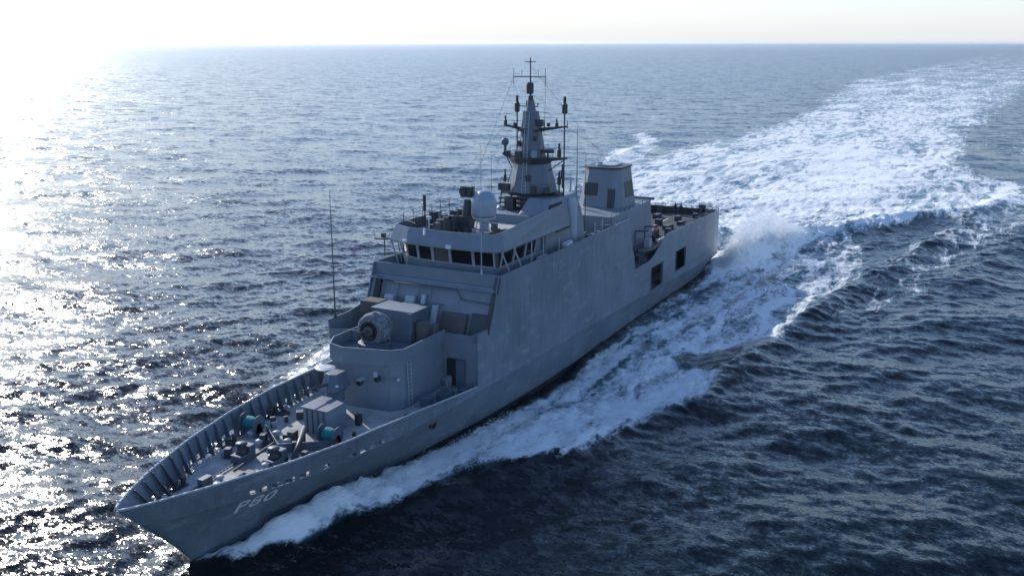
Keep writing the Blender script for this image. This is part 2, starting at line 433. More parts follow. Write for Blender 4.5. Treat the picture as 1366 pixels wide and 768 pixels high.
mb.tube((69.85, .2, 10.3), (69.85, 1.6, 10.3), .05)
mb.rake().build('pipe', 'mgrey', fr, smooth=True, split=True)
mb = MB(); mb.box(69.6, 70.2, -4.3, -3.4, 9.6, 10.6); mb.box(69.6, 70.1, -2.2, -1.3, 10.0, 10.7); mb.box(69.6, 70.0, .6, 1.1, 8.2, 10.2); mb.box(69.6, 69.9, -.7, -.3, 10.1, 10.9)
mb.rake().build('equipment_locker', 'lgrey', fr, bevel=.04, split=True)
# horizontal ledge
mb = MB(); mb.box(69.55, 69.9, -6.3, 6.3, 11.78, 11.88); mb.rake().build('ledge', 'grey', fr)

# 01 deck block (full beam) ahead of bridge and the gun platform
mb = MB(); mb.prism([(69.7, -6.3), (76.8, -6.2), (76.8, -3.3), (73.4, -3.3), (73.4, 6.15), (69.7, 6.3)], [(69.7, -6.3), (76.3, -6.2), (76.3, -3.3), (72.9, -3.3), (72.9, 6.15), (69.7, 6.3)], 3.95, 7.9)
fb = mb.build('forward_deckhouse', 'grey', ship, bevel=.06)
mb = MB(); mb.wallpoly([(71.7, 6.36, 8.9), (72.3, 6.3, 8.95), (72.9, 5.4, 8.55), (72.9, 2.7, 8.5)], 7.85, 8.9, -.08)
mb.wallpoly([(70.5, -6.3, 9.9), (74.3, -6.3, 9.45), (76.9, -6.2, 9.5), (77.1, -5.9, 8.8), (76.5, -3.4, 8.8)], 7.85, 9.4, .08); mb.build('wing_bulwark', 'grey', fb, split=True)
mb = MB(); mb.box(73.3, 73.5, 3.4, 4.3, 4.2, 6.5); mb.build('door', 'black', fb, label='open dark doorway to the foredeck')  # black block, the doorway's unlit inside put into its colour
mb = MB(); mb.box(73.3, 73.52, 4.28, 5.1, 4.2, 6.5); mb.build('door_leaf', 'mgrey', fb)
# gun platform tower
pb = [(73, -3.9), (78.9, -3.9), (80.7, -2.6), (80.9, -1.6), (80.6, 2.4), (79.6, 3.1), (73, 3.0)]
pt = [(72.5, -3.9), (79.0, -4.0), (80.7, -3.0), (81.0, -1.6), (80.0, 2.3), (79.3, 2.95), (72.5, 2.7)]
mb = MB(); mb.prism(pb, pt, 3.95, 7.85); gp = mb.build('gun_platform', 'grey', ship, bevel=.04)
mb = MB(); mb.wallpoly([(73.0, -4.0, 8.8), (78.95, -4.02, 8.85), (80.75, -3.0, 8.95), (81.05, -1.6, 8.9), (80.05, 2.32, 8.9), (79.3, 2.98, 8.9), (72.8, 2.75, 8.75)], 7.6, 8.9, -.09)
mb.build('platform_bulwark', 'grey', gp, label='angular bulwark round the gun')
mb = MB(); mb.prism([(x, y) for x, y in pt], [(x, y) for x, y in pt], 7.86, 7.9); mb.build('platform_deck', 'mgrey', gp)
mb = MB()
for (y, z, dx) in ((-.2, 6.1, 80.93), (-1.9, 5.6, 80.95), (1.4, 6.6, 80.75)):
    mb.lathe((dx-.12, y, z), [(.0, -.05), (.26, -.05), (.26, .22), (.17, .26), (.17, .1), (0, .1)], 14, 'X')
mb.build('porthole', 'dark', gp, split=True)
mb = MB(); mb.box(80.6, 81.35, -.2, .25, 7.0-.6, 6.5); mb.tube((81.1, 1.5, 6.9), (81.1, 1.5, 7.3), .16); mb.tube((79.9, 2.9, 6.6), (80.6, 3.3, 6.8), .13)
mb.build('floodlight', 'lgrey', gp, split=True)
mb = MB()
for z in np.arange(4.3, 7.7, .35): mb.tube((79.0, 3.17, z), (78.5, 3.17, z), .025, n=5)
mb.tube((79.0, 3.17, 4), (79.0, 3.1, 7.8), .03); mb.tube((78.5, 3.17, 4), (78.5, 3.1, 7.8), .03)
mb.build('ladder', 'lgrey', gp)
mb = MB(); mb.lathe((76.2, 4.9, 5.6), [(.05, -.3), (.5, -.3), (.5, -.25), (.25, -.24), (.25, .24), (.5, .25), (.5, .3), (.05, .3)], 18, 'Y'); mb.tube((76.2, 4.5, 4.0), (76.2, 4.5, 5.6), .08); mb.tube((76.2, 5.25, 4.0), (76.2, 5.25, 5.6), .08)
mb.build('hose_reel', 'mgrey', fb)
mb = MB(); mb.box(75.4, 77.0, 4.4, 5.3, 3.98, 4.7); mb.box(77.6, 78.6, 3.9, 4.7, 3.98, 4.8); mb.box(74.2, 74.9, 5.2, 6.0, 3.98, 4.5)
mb.build('deck_locker', 'mgrey', fb, bevel=.04, split=True)

# gun mount on the platform
g = bpy.data.objects.new('gun_mount', None); col.objects.link(g); g.parent = ship; g.location = Vector((77.6, -1.2, 7.9))-ship.location
g['label'] = 'round drum shaped gun turret wrapped in mottled netting'
mb = MB(); mb.lathe((77.3, -1.2, 7.9), [(.1, 0), (1.35, 0), (1.35, .45), (1.1, .5), (.1, .5)], 24); mb.build('gun_base', 'mgrey', g)
mb = MB(); mb.lathe((77.2, -1.2, 9.45), [(.1, -1.1), (1.05, -1.0), (1.32, -.5), (1.36, .2), (1.22, .7), (.95, .82), (.72, .8)], 28, 'X')
o = mb.build('turret', 'net', g, smooth=True)
mb = MB(); mb.lathe((78.0, -1.2, 9.42), [(.0, -.1), (.78, -.1), (.82, .1), (.7, .12), (.5, .02), (.05, .02)], 24, 'X'); mb.build('muzzle_ring', 'black', g)
mb = MB(); mb.lathe((78.0, -1.2, 9.42), [(.0, 0), (.42, 0), (.42, .16), (.3, .3), (.05, .32)], 20, 'X'); mb.build('muzzle_hub', 'tan', g)
mb = MB()
for i in range(6):
    a = i*math.pi/3; mb.tube((78.2, -1.2+.14*math.cos(a), 9.42+.14*math.sin(a)), (79.4, -1.2+.14*math.cos(a), 9.45+.14*math.sin(a)), .045)
mb.build('barrel_cluster', 'dark', g)
mb = MB()
for i in range(10):
    a = random.uniform(0, 2*math.pi); rr = 1.30+random.uniform(-.05, .08); x = 77.2+random.uniform(-.6, .6)
    mb.cbox((x, -1.2+rr*math.cos(a), 9.45+rr*math.sin(a)), (.25, .3, .3), random.random()*3, random.random()*3)
mb.build('netting_tuft', 'net', g, split=True)
# ammunition house behind gun
mb = MB(); mb.prism([(72.3, -3.3), (75.0, -3.3), (75.3, 1.0), (72.3, 1.0)], [(72.3, -3.2), (74.6, -3.2), (74.9, .9), (72.3, .9)], 7.9, 10.35)
mh = mb.build('ammunition_house', 'mgrey', ship, bevel=.06)
mb = MB(); mb.box(72.2, 74.75, -3.3, .95, 10.36, 10.42); mb.build('roof_sheet', 'grey', mh)
mb = MB(); mb.cbox((72.8, -4.3, 9.9), (1.5, 2.0, 1.2)); mb.cbox((74.3, 1.6, 8.8), (.9, .9, 1.7)); mb.cbox((73.4, 2.1, 8.6), (.8, .7, 1.3)); mb.build('canvas_locker', 'tan', ship, bevel=.12, split=True)

# ------------------------------------------------------------------ bridge
wp = [(58, 4.95), (66.7, 4.95), (67.1, 4.6), (67.2, 2.5), (67.2, .15), (67.15, -1.7), (66.9, -3.4), (66.4, -4.9), (65.5, -6.0), (63.0, -6.1), (58, -6.1)]
def scal(P, d): return [(x+(d if x > 60 else 0), y+(d if y > 0 else -d)) for x, y in P]
mb = MB(); mb.prism(wp, wp, 12.0, 13.05); mb.prism([(57.9, -4.6)]+[(x-.35 if x > 60 else x, y*.93) for x, y in wp][::-1][1:-1]+[(57.9, 4.6)], [(57.9, -4.6)]+[(x-.35 if x > 60 else x, y*.93) for x, y in wp][::-1][1:-1]+[(57.9, 4.6)], 13.05, 14.7)
bridge = mb.build('bridge', 'grey', ship)
seg = [((66.7, 4.95), (64.3, 4.95)), ((64.3, 4.95), (62.0, 4.95)), ((62.0, 4.95), (59.8, 4.95))]+[(wp[i+1], wp[i]) for i in range(2, 8)]+[((63.0, -6.1), (60.6, -6.1))]
for i, (a, b_) in enumerate(seg):
    a = Vector((*a, 0)); b_ = Vector((*b_, 0)); d = (b_-a); L = d.length; d.normalize(); n = Vector((-d.y, d.x, 0))
    if n.dot(a-Vector((60, 0, 0))) > 0: n = -n
    # n points inward; frame leans outward toward the top
    w_ = bpy.data.objects.new('window', None)
    def P(t, z, dep): q = a+d*t-n*((z-13.05)*.16)+n*dep; return (q.x, q.y, z)
    fm = MB()
    for (t0, t1, z0, z1) in ((0, .13, 13.05, 14.7), (L-.13, L, 13.05, 14.7), (.13, L-.13, 13.05, 13.12), (.13, L-.13, 14.62, 14.7)):
        A = [P(t0, z0, 0), P(t1, z0, 0), P(t1, z1, 0), P(t0, z1, 0)]; B = [P(t0, z0, .12), P(t1, z0, .12), P(t1, z1, .12), P(t0, z1, .12)]
        fm.add(A+B, [(0, 1, 2, 3), (7, 6, 5, 4)]+[(q, (q+1) % 4, 4+(q+1) % 4, 4+q) for q in range(4)])
    wo_ = fm.build('window', 'lgrey', bridge)
    gm = MB(); gm.add([P(.13, 13.12, .08), P(L-.13, 13.12, .08), P(L-.13, 14.62, .08), P(.13, 14.62, .08)], [(0, 1, 2, 3)])
    gm.build('pane', 'tan' if i == 5 else 'glass', wo_, label='window pane coloured tan for a reflection' if i == 5 else None)  # the odd tan pane has a reflection put into its colour
# roof slab and sloped fascia bulwark
rb_ = [(53.5, 5.7), (67.6, 5.8), (68.5, 5.2), (68.8, 1.0), (68.5, -3.8), (67.7, -6.0), (66.5, -6.7), (58, -6.7)]
rt_ = [(53.5, 5.3), (67.0, 5.3), (67.8, 4.9), (68.1, .9), (67.9, -3.7), (67.1, -5.6), (66.0, -6.2), (58, -6.2)]
mb = MB(); mb.prism(rb_, rb_, 14.7, 14.82)
def slopewall(mb, B, T, z0, z1, t):
    n = len(B); vs = []
    ztop = z1 if isinstance(z1, list) else [z1]*n
    for i in range(n):
        bx, by = B[i][:2]; tx, ty = T[i][:2]
        m = Vector((61-tx, -ty)).normalized()*t
        vs += [(bx, by, z0), (tx, ty, ztop[i]), (tx+m.x, ty+m.y, ztop[i]), (bx+m.x, by+m.y, z0)]
    fs = []
    for i in range(n-1):
        a = 4*i; b = a+4; fs += [(a, b, b+1, a+1), (a+1, b+1, b+2, a+2), (a+2, b+2, b+3, a+3), (a+3, b+3, b, a)]
    mb.add(vs, fs+[(0, 1, 2, 3), (4*n-1, 4*n-2, 4*n-3, 4*n-4)])
slopewall(mb, rb_, rt_, 14.8, [17.0, 16.3, 16.15, 16.1, 16.1, 16.1, 16.0, 16.0], .08)
roof = mb.build('bridge_roof', 'grey', bridge, label='sloped fascia round the bridge roof')
mb = MB(); mb.prism([(x-.2, y*.97) for x, y in rb_], [(x-.2, y*.97) for x, y in rb_], 14.83, 14.87); mb.build('roof_deck', 'deck', bridge)
mb = MB()
for y in (-4.9, -5.8): mb.tube((66.6, y, 12.2), (67.3, y-.3, 14.75), .07)
mb.tube((65.5, -6.2, 12.2), (66.6, -5.9, 14.7), .06); mb.tube((62.0, -6.2, 12.2), (63.0, -5.9, 14.7), .06); mb.tube((64.5, 6.2, 12.1), (65.5, 5.6, 14.7), .08); mb.tube((66.3, 5.9, 12.1), (67.6, 5.5, 14.7), .07)
mb.build('roof_strut', 'lgrey', bridge, split=True)
mb = MB(); mb.cbox((67.4, -6.9, 14.75), (1.1, 1.2, .12)); mb.tube((67.2, -6.9, 13.0), (67.2, -6.9, 14.7), .05); mb.cbox((67.2, -7.0, 15.0), (.35, .3, .35)); mb.build('wing_light', 'dark', bridge)
mb = MB(); mb.cbox((68.95, 1.0, 14.95), (.3, .45, .3)); mb.cbox((68.75, -3.7, 15.0), (.25, .4, .25)); mb.tube((68.2, -1.9, 16.2), (68.7, -1.6, 15.7), .12); mb.build('lamp', 'white', bridge, split=True)
# railing helper
def railing(pts, h, parent, name='railing', n=3, mat='dark', r=.022, step=1.4):
    mb = MB()
    for k_ in range(1, n+1): mb.path([(p[0], p[1], p[2]+h*k_/n) for p in pts], r, 5)
    for a, b in zip(pts, pts[1:]):
        a = Vector(a); b = Vector(b); c = max(1, int((b-a).length/step))
        for i in range(c+1):
            q = a.lerp(b, i/c); mb.tube(q, q+Vector((0, 0, h)), r*1.3, n=5)
    return mb.build(name, mat, parent)
railing([(67.6, 4.9, 15.2), (67.9, .9, 15.2), (67.7, -3.1, 15.2), (66.2, -5.4, 15.2), (58, -5.4, 15.2)], 1.9, bridge)
# roof items
r = bpy.data.objects.new('satellite_dome', None); col.objects.link(r); r.parent = ship; r.location = Vector((62, .75, 15))-ship.location
mb = MB(); mb.lathe((62, .75, 16.55), [(.1, 0), (1.02, 0), (1.14, .3), (1.18, 1.15), (1.11, 1.6), (.9, 2.02), (.57, 2.3), (.23, 2.41), (.01, 2.43)], 32); mb.build('dome', 'dome', r, smooth=True)
mb = MB(); mb.tube((62, .75, 14.9), (62, .75, 16.55), .38, .5, 14); mb.lathe((62, .75, 16.4), [(.1, 0), (1.1, .0), (1.1, .12), (.1, .12)], 24)
for a in range(4): mb.tube((62+1.0*math.cos(a*1.57), .75+1.0*math.sin(a*1.57), 14.9), (62+.6*math.cos(a*1.57), .75+.6*math.sin(a*1.57), 16.4), .05)
mb.build('pedestal', 'lgrey', r)
mb = MB(); mb.cbox((62.63, .75+.75, 17.2), (.5, .5, .5), .7); 
r = bpy.data.objects.new('fire_control_director', None); col.objects.link(r); r.parent = ship; r.location = Vector((62, -1, 15))-ship.location
mb = MB(); mb.tube((62, -1.25, 14.9), (62, -1.0, 18.0), .62, .33, 12); mb.cbox((62, -1.1, 16.0), (1.1, 1.1, .9)); mb.build('director_pedestal', 'dark', r, bevel=.04)
mb = MB(); mb.cbox((62.1, -.95, 18.75), (.8, 1.15, 1.0)); mb.lathe((62.5, -1.2, 18.8), [(.02, 0), (.3, .02), (.36, .22), (.3, .22), (.02, .1)], 14, 'X'); mb.cbox((62.4, -.55, 18.7), (.5, .35, .4)); mb.build('director_head', 'dark', r, bevel=.05)
mb = MB(); mb.tube((62, -5.75, 14.9), (62, -5.75, 16.7), .06); mb.tube((62, -5.75, 16.6), (62, -5.75, 18.1), .16); mb.build('post_antenna', 'dark', ship)
mb = MB()
for i in range(26):
    x = random.uniform(59.5, 67); y = random.uniform(-5, -1.8); h = random.uniform(.6, 1.9)
    mb.cbox((x, y, 14.9+h/2), (random.uniform(.2, .7), random.uniform(.2, .8), h), random.uniform(0, 3))
mb.build('sight', 'dark', roof, split=True)
mb = MB()
for i in range(7): mb.cbox((random.uniform(60, 67), random.uniform(2.2, 4.5), 15.3), (random.uniform(.3, .8), random.uniform(.3, .8), random.uniform(.5, 1.3)), random.uniform(0, 3))
mb.cbox((66.6, -1.6, 15.7), (.5, .5, 1.6)); mb.cbox((65.8, 3.9, 15.8), (.4, .4, 1.9)); mb.build('locker', 'tan', roof, split=True)
mb = MB(); mb.lathe((66.3, -2.6, 16.8), [(.02, -.2), (.2, -.15), (.24, 0), (.2, .15), (.02, .2)], 12); mb.tube((66.3, -2.6, 14.9), (66.3, -2.6, 16.7), .05); mb.build('searchlight', 'white', roof, smooth=True)

# deckhouse behind the dome with dark opening (port side)
mb = MB(); mb.prism([(47, -4.4), (57.8, -4.4), (57.8, 4.9), (47, 4.9)], [(47.5, -3.9), (55.8, -3.9), (55.8, 4.3), (47.5, 4.3)], 10.5, 15.7)
mb.prism([(47.5, 1.0), (55.5, 1.0), (55.6, 4.2), (47.5, 4.2)], [(48, 1.2), (53.6, 1.2), (54.0, 3.9), (48, 3.9)], 15.71, 17.15)
dh = mb.build('mast_house', 'grey', ship, bevel=.06)
mb = MB(); mb.box(52.2, 55.0, 4.08, 4.24, 15.75, 16.75); mb.prism([(52.4, 4.9), (55.4, 4.9), (55.4, 5.3), (52.4, 5.3)], [(52.4, 4.9), (55.4, 4.9), (55.4, 5.2), (52.4, 5.2)], 14.3, 14.9)
mb.build('side_opening', 'black', dh)  # solid black slab, the shade of an opening put into its colour
mb = MB(); mb.lathe((49.8, 4.15, 12.0), [(.05, 0), (.62, 0), (.66, .2), (.66, 4.3), (.55, 4.65), (.3, 4.85), (.02, 4.9)], 20); mb.build('ventilation_trunk', 'lgrey', ship, smooth=True)
# port gallery behind plating
mb = MB()
for X in (45.5, 47.5, 56.5, 60.0, 62.5): mb.tube((X, 5.9, 10.5 if X < 57 else 12), (X, 5.9, 14.0 if X < 60 else 14.7), .07)
mb.build('gallery_post', 'lgrey', ship, split=True)
railing([(58, 6.25, 13.05), (69.4, 6.25, 13.05)], .35, ship, n=1)
railing([(39.2, 6.3, 13.05), (57, 6.3, 13.05)], .3, ship, n=1)
mb = MB()
for i in range(18):
    x = random.uniform(39.5, 57); y = random.uniform(4.9, 6.0); h = random.uniform(.8, 2.6)
    mb.cbox((x, y, 10.5+h/2), (random.uniform(.3, 1.2), random.uniform(.2, .7), h), random.uniform(-.3, .3))
for i in range(12):
    x = random.uniform(38.8, 46); y = random.uniform(-3, 4.5); h = random.uniform(.8, 2.5)
    mb.cbox((x, y, 10.5+h/2), (random.uniform(.3, 1.2), random.uniform(.3, 1.2), h), random.uniform(-.3, .3))
mb.build('gallery_equipment', 'mgrey', ship, bevel=.03, split=True)
mb = MB()
for i in range(8):
    x = random.uniform(31.5, 38); y = random.uniform(4.3, 5.7); h = random.uniform(.5, 1.6)
    mb.cbox((x, y, 6.65+h/2), (random.uniform(.3, .8), random.uniform(.2, .6), h), random.uniform(-.3, .3))
mb.build('boat_deck_equipment', 'dark', ship, split=True)
railing([(31.6, 6.3, 6.65), (36.3, 6.3, 6.65)], .9, ship)

# ------------------------------------------------------------------ mast
def emp(name, loc, parent):
    o = bpy.data.objects.new(name, None); col.objects.link(o); o.parent = parent; o.location = Vector(loc)-parent_world(parent); return o
mast = emp('mast', (51, 0, 17), ship); mast['label'] = 'tapering grey mast tower with three tiers of platforms and aerials'
cx = 51
def hexring(x, y, rx, ry): return [(x+rx*math.cos(a), y+ry*math.sin(a)) for a in [R(22.5+45*i) for i in range(8)]]
mb = MB()
mb.prism(hexring(cx, .25, 1.6, 1.5), hexring(cx, .25, 1.6, 1.5), 15.0, 17.3)
mb.prism(hexring(cx, .3, 2.5, 2.6), hexring(cx, .3, 1.8, 1.9), 17.5, 20.35)
mb.prism(hexring(cx, .25, 1.35, 1.45), hexring(cx, .15, .75, .8), 20.95, 25.5)
mb.prism(hexring(cx, .15, .5, .5), hexring(cx, .1, .35, .35), 25.5, 26.6)
mb.build('tower', 'mast', mast)
mb = MB(); mb.prism(hexring(cx, 0.1, 2.3, 2.9), hexring(cx, .1, 2.6, 3.2), 17.15, 17.5)
mb.box(50.2, 51.6, -3.0, 3.5, 17.1, 17.45)
for z in (15.3, 15.75, 16.2, 16.65): mb.box(51.5, 52.6, -2.7, 1.6, z, z+.14)
mb.build('lower_platform', 'dark', mast)
mb = MB(); mb.prism(hexring(cx, .2, 1.9, 2.0), hexring(cx, .2, 2.3, 2.5), 20.3, 20.9)
mb.prism([(50.6, 1.5, 20.45), (51.5, 1.5, 20.45), (51.4, 4.1, 20.85), (50.7, 4.1, 20.85)], [(50.6, 1.5, 20.95), (51.5, 1.5, 20.95), (51.4, 4.1, 21.05), (50.7, 4.1, 21.05)])
mb.prism([(50.6, -1.0, 20.45), (51.5, -1.0, 20.45), (51.4, -2.9, 21.0), (50.7, -2.9, 21.0)], [(50.6, -1.0, 20.95), (51.5, -1.0, 20.95), (51.4, -2.9, 21.25), (50.7, -2.9, 21.25)])
mb.build('middle_platform', 'dark', mast)
railing([(53.1, .9, 20.9), (52.6, 2.1, 20.9), (51, 2.6, 20.9)], .9, mast, r=.02)
railing([(53.1, -.6, 20.9), (52.6, -1.6, 20.9), (51, -2.2, 20.9)], .9, mast, r=.02)
railing([(53.3, 1.2, 17.5), (52.4, 2.8, 17.5), (51, 3.3, 17.5)], .9, mast, r=.02); railing([(53.3, -1.0, 17.5), (52.4, -2.6, 17.5), (51, -3.0, 17.5)], .9, mast, r=.02)
mb = MB()
mb.tube((51, -.5, 23.6), (51, -2.75, 24.0), .2, .09); mb.tube((51, .6, 23.6), (51, 4.15, 24.1), .22, .08); mb.cbox((51, 0.2, 23.6), (1.6, 2.2, .22))
mb.build('yard', 'dark', mast)
mb = MB(); mb.tube((51, .1, 26.5), (51, .05, 30.75), .1, .05); mb.tube((51, -1.8, 28.85), (51, 1.8, 28.85), .05); mb.tube((51, -.55, 30.3), (51, .65, 30.3), .04); mb.tube((51, -1.2, 25.95), (51, .95, 25.95), .05)
mb.tube((50.4, .05, 30.3), (51.6, .05, 30.3), .04)
mb.build('topmast', 'dark', mast)
mb = MB()
for y in (-1.8, 1.7): mb.tube((51, y, 27.9), (51, y, 29.7), .028)
for y in (-.9, .95): mb.tube((51, y, 28.85), (51, y, 29.5), .02)
mb.tube((51, -.35, 25.95), (51, -.35, 26.5), .07); mb.tube((51, .9, 25.95), (51, .9, 26.3), .05)
mb.build('dipole', 'dark', mast, split=True)
mb = MB(); mb.lathe((51, .02, 27.15), [(.05, 0), (.34, .05), (.38, .3), (.38, .95), (.3, 1.15), (.05, 1.2)], 14); mb.lathe((51, .1, 26.5), [(.05, 0), (.26, .05), (.26, .5), (.05, .55)], 12); mb.build('direction_finder', 'dark', mast)
def cyl_ant(y, z0, z1, r, base, x=51):
    mb = MB(); mb.lathe((x, y, z0), [(.02, 0), (r, .08), (r, (z1-z0)*.55), (r*.55, (z1-z0)*.62), (r*.5, z1-z0), (.02, z1-z0+.02)], 10); mb.tube((x, y, base), (x, y, z0+.05), .075, n=6)
    return mb.build('stick_antenna', 'dark', mast)
cyl_ant(-1.42, 25.3, 27.0, .27, 20.9); cyl_ant(3.85, 25.3, 27.0, .29, 16.0)
cyl_ant(-2.75, 23.9, 24.95, .17, 23.9); cyl_ant(3.0, 23.9, 24.8, .17, 23.9); cyl_ant(1.65, 23.9, 24.9, .06, 23.8); cyl_ant(4.15, 23.9, 24.7, .05, 23.9)
cyl_ant(-2.8, 18.2, 19.5, .16, 17.3); cyl_ant(3.35, 18.2, 19.6, .2, 17.3); cyl_ant(3.85, 18.9, 20.4, .2, 18.0, 51.3)
cyl_ant(3.35, 21.0, 22.4, .22, 20.9, 51.1)
mb = MB(); mb.lathe((51, -2.8, 22.3), [(.02, -.42), (.3, -.3), (.42, 0), (.3, .3), (.02, .42)], 14); mb.tube((51, -2.8, 20.9), (51, -2.8, 22.0), .16); mb.build('ball_antenna', 'mgrey', mast, smooth=True)
mb = MB(); mb.cbox((51.3, 2.2, 21.6), (.5, 1.2, .35)); mb.tube((51.3, 2.2, 20.9), (51.3, 2.2, 21.5), .1); mb.build('navigation_radar', 'dark', mast)
mb = MB()
for (x, y, z, a, b, c) in ((53.0, -1.6, 17.95, .5, .7, .8), (53.1, 1.5, 17.9, .5, .5, .7), (52.6, 2.7, 17.8, .5, .5, .5), (52.5, -2.5, 17.9, .4, .5, .7), (52.9, -.3, 21.3, .4, .6, .7), (52.2, -1.9, 21.25, .5, .5, .6), (52.2, 1.2, 22.9, .2, .4, .5), (51.9, -.7, 22.3, .2, .3, .6), (53.2, .9, 19.0, .2, .5, .6), (51.2, -1.5, 24.1, .3, .4, .4), (51, 2.1, 24.2, .3, .3, .35), (53.3, -1.0, 16.4, .8, 1.0, 1.2), (53.4, 1.3, 16.0, .7, .8, 1.0), (50.9, 3.1, 16.6, .6, .5, .8)):
    mb.cbox((x, y, z), (a, b, c))
mb.build('equipment_box', 'dark', mast, bevel=.03, split=True)
mb = MB(); mb.lathe((52.6, 1.3, 21.0), [(.02, 0), (.33, 0), (.36, .3), (.3, .6), (.15, .75), (.02, .78)], 14); mb.build('small_radome', 'dome', mast, smooth=True)
mb = MB(); mb.lathe((53.5, -2.1, 15.0), [(.02, 0), (.42, 0), (.48, .4), (.4, .8), (.2, 1.05), (.02, 1.1)], 14); mb.build('small_radome', 'dome', mast, smooth=True)
mb = MB()
for y in (-2.4, -1.2, 1.2, 2.4): mb.tube((53.2, y, 14.9), (52.4, y*1.05, 17.3), .07)
mb.tube((53.2, -2.4, 14.9), (52.4, -1.2, 17.3), .05); mb.tube((53.2, 2.4, 14.9), (52.4, 1.2, 17.3), .05)
mb.build('support_leg', 'mgrey', mast, split=True)
mb = MB(); mb.cbox((51.2, 1.05, 24.35), (.7, .9, .7)); mb.cbox((51.85, -.1, 23.4), (.25, .5, .9)); mb.cbox((52.2, .25, 20.1), (.2, .5, .4)); mb.build('junction_box', 'dark', mast, split=True)
mb = MB(); mb.tube((51, -2.7, 17.4), (51, -1.7, 20.4), .06); mb.tube((51, 3.9, 20.8), (51, 1.9, 19.4), .06); mb.tube((51, -2.7, 20.9), (51, -1.6, 19.0), .06); mb.build('brace', 'mgrey', mast, split=True)
mb = MB()
for y in (.1, .5): mb.tube((53.4, y+.2, 17.5), (52.1, y, 25.4), .03)
for i in range(22): 
    t = i/22; mb.tube((53.4-1.3*t, .3-.2*t, 17.5+7.9*t), (53.4-1.3*t, .7-.2*t, 17.5+7.9*t), .02, n=4)
mb.build('ladder', 'lgrey', mast)
mb = MB()
for a, b in (((51, -1.8, 28.85), (57, -4, 17)), ((51, 1.8, 28.85), (57, 4.2, 17)), ((51, 4.1, 24.1), (30, 2.5, 17.6)), ((51, -2.7, 24.0), (62, -5.5, 16.5)), ((51, 0, 30), (29, 0, 17.8))): mb.tube(a, b, .014, n=4)
mb.build('rigging', 'dark', mast, split=True)

def whip(x, y, z0, z1, r, mat='dark', lean=(0, 0)):
    mb = MB(); mb.tube((x, y, z0), (x+lean[0]*.3, y+lean[1]*.3, z0+(z1-z0)*.3), r*1.4, r); mb.tube((x+lean[0]*.3, y+lean[1]*.3, z0+(z1-z0)*.3), (x+lean[0], y+lean[1], z1), r, r*.35)
    mb.tube((x, y, z0-.02), (x, y, z0+.35), r*3, r*2.5); return mb.build('whip_antenna', mat, ship)
whip(43.4, 2.0, 10.5, 23.4, .07); whip(41.9, 2.4, 10.5, 20.5, .05)
whip(76.0, -6.1, 9.4, 20.4, .05); whip(69.45, 4.55, 13.0, 24.0, .035, 'lgrey'); whip(60.5, .7, 15, 22.5, .03); whip(36, -4, 13, 21, .03)

# ------------------------------------------------------------------ funnel
def fring(xc, lx, ly, c): return [(xc-lx, -ly+c), (xc-lx+c, -ly), (xc+lx-c, -ly), (xc+lx, -ly+c), (xc+lx, ly-c), (xc+lx-c, ly), (xc-lx+c, ly), (xc-lx, ly-c)]
mb = MB(); mb.prism(fring(29.3, 3.2, 3.15, 1.0), fring(29.1, 2.5, 2.25, .8), 11.0, 17.5)
fun = mb.build('funnel', 'grey', ship, bevel=.06)
mb = MB(); mb.prism(fring(29.1, 2.65, 2.4, .85), fring(29.1, 2.65, 2.4, .85), 17.5, 17.7); mb.build('rim', 'dark', fun)
mb = MB(); mb.prism(fring(29.1, 1.6, 1.3, .5), fring(29.1, 1.6, 1.3, .5), 17.71, 17.9); mb.tube((30.3, -.6, 17.6), (30.3, -.6, 18.2), .3); mb.build('exhaust_cap', 'lgrey', fun)
for (y0, y1, z0, z1, nm) in ((-1.9, -.2, 14.3, 15.8, 'intake_grille'), (1.1, 2.0, 12.0, 15.2, 'door')):
    mb = MB(); xf = 31.6+.7*(17.5-(z0+z1)/2)/6.5
    A = lambda z: 31.6+.7*(17.5-z)/6.5
    mb.add([(A(z0)+.14, y0, z0), (A(z0)+.14, y1, z0), (A(z1)+.14, y1, z1), (A(z1)+.14, y0, z1), (A(z0)-.1, y0, z0), (A(z0)-.1, y1, z0), (A(z1)-.1, y1, z1), (A(z1)-.1, y0, z1)], [(0, 1, 2, 3), (0, 4, 5, 1), (3, 2, 6, 7), (0, 3, 7, 4), (1, 5, 6, 2)])
    if nm == 'intake_grille':
        for i in range(6):
            z = z0+.12+i*.25; mb.box(A(z)-.02, A(z)+.12, y0, y1, z, z+.07)
    mb.build(nm, 'dark', fun)
mb = MB(); B_ = lambda z: 2.25+.9*(17.5-z)/6.5
mb.add([(27.6, B_(14)+.05, 14), (30.2, B_(14)+.05, 14), (30.2, B_(15.9)+.05, 15.9), (27.6, B_(15.9)+.05, 15.9), (27.6, B_(14)-.2, 14), (30.2, B_(14)-.2, 14), (30.2, B_(15.9)-.2, 15.9), (27.6, B_(15.9)-.2, 15.9)], [(0, 1, 2, 3), (0, 4, 5, 1), (3, 2, 6, 7), (0, 3, 7, 4), (1, 5, 6, 2)])
mb.build('intake_grille', 'dark', fun)
mb = MB(); mb.tube((33.0, -3.3, 11), (33.0, -3.3, 16.5), .12); mb.tube((33.2, -2.9, 11), (33.1, -2.6, 15.5), .1); mb.build('standpipe', 'lgrey', fun, split=True)
railing([(38, 4.0, 12.95), (30.9, 4.05, 12.95), (24.3, 3.9, 12.95)], .4, hangar, n=1)

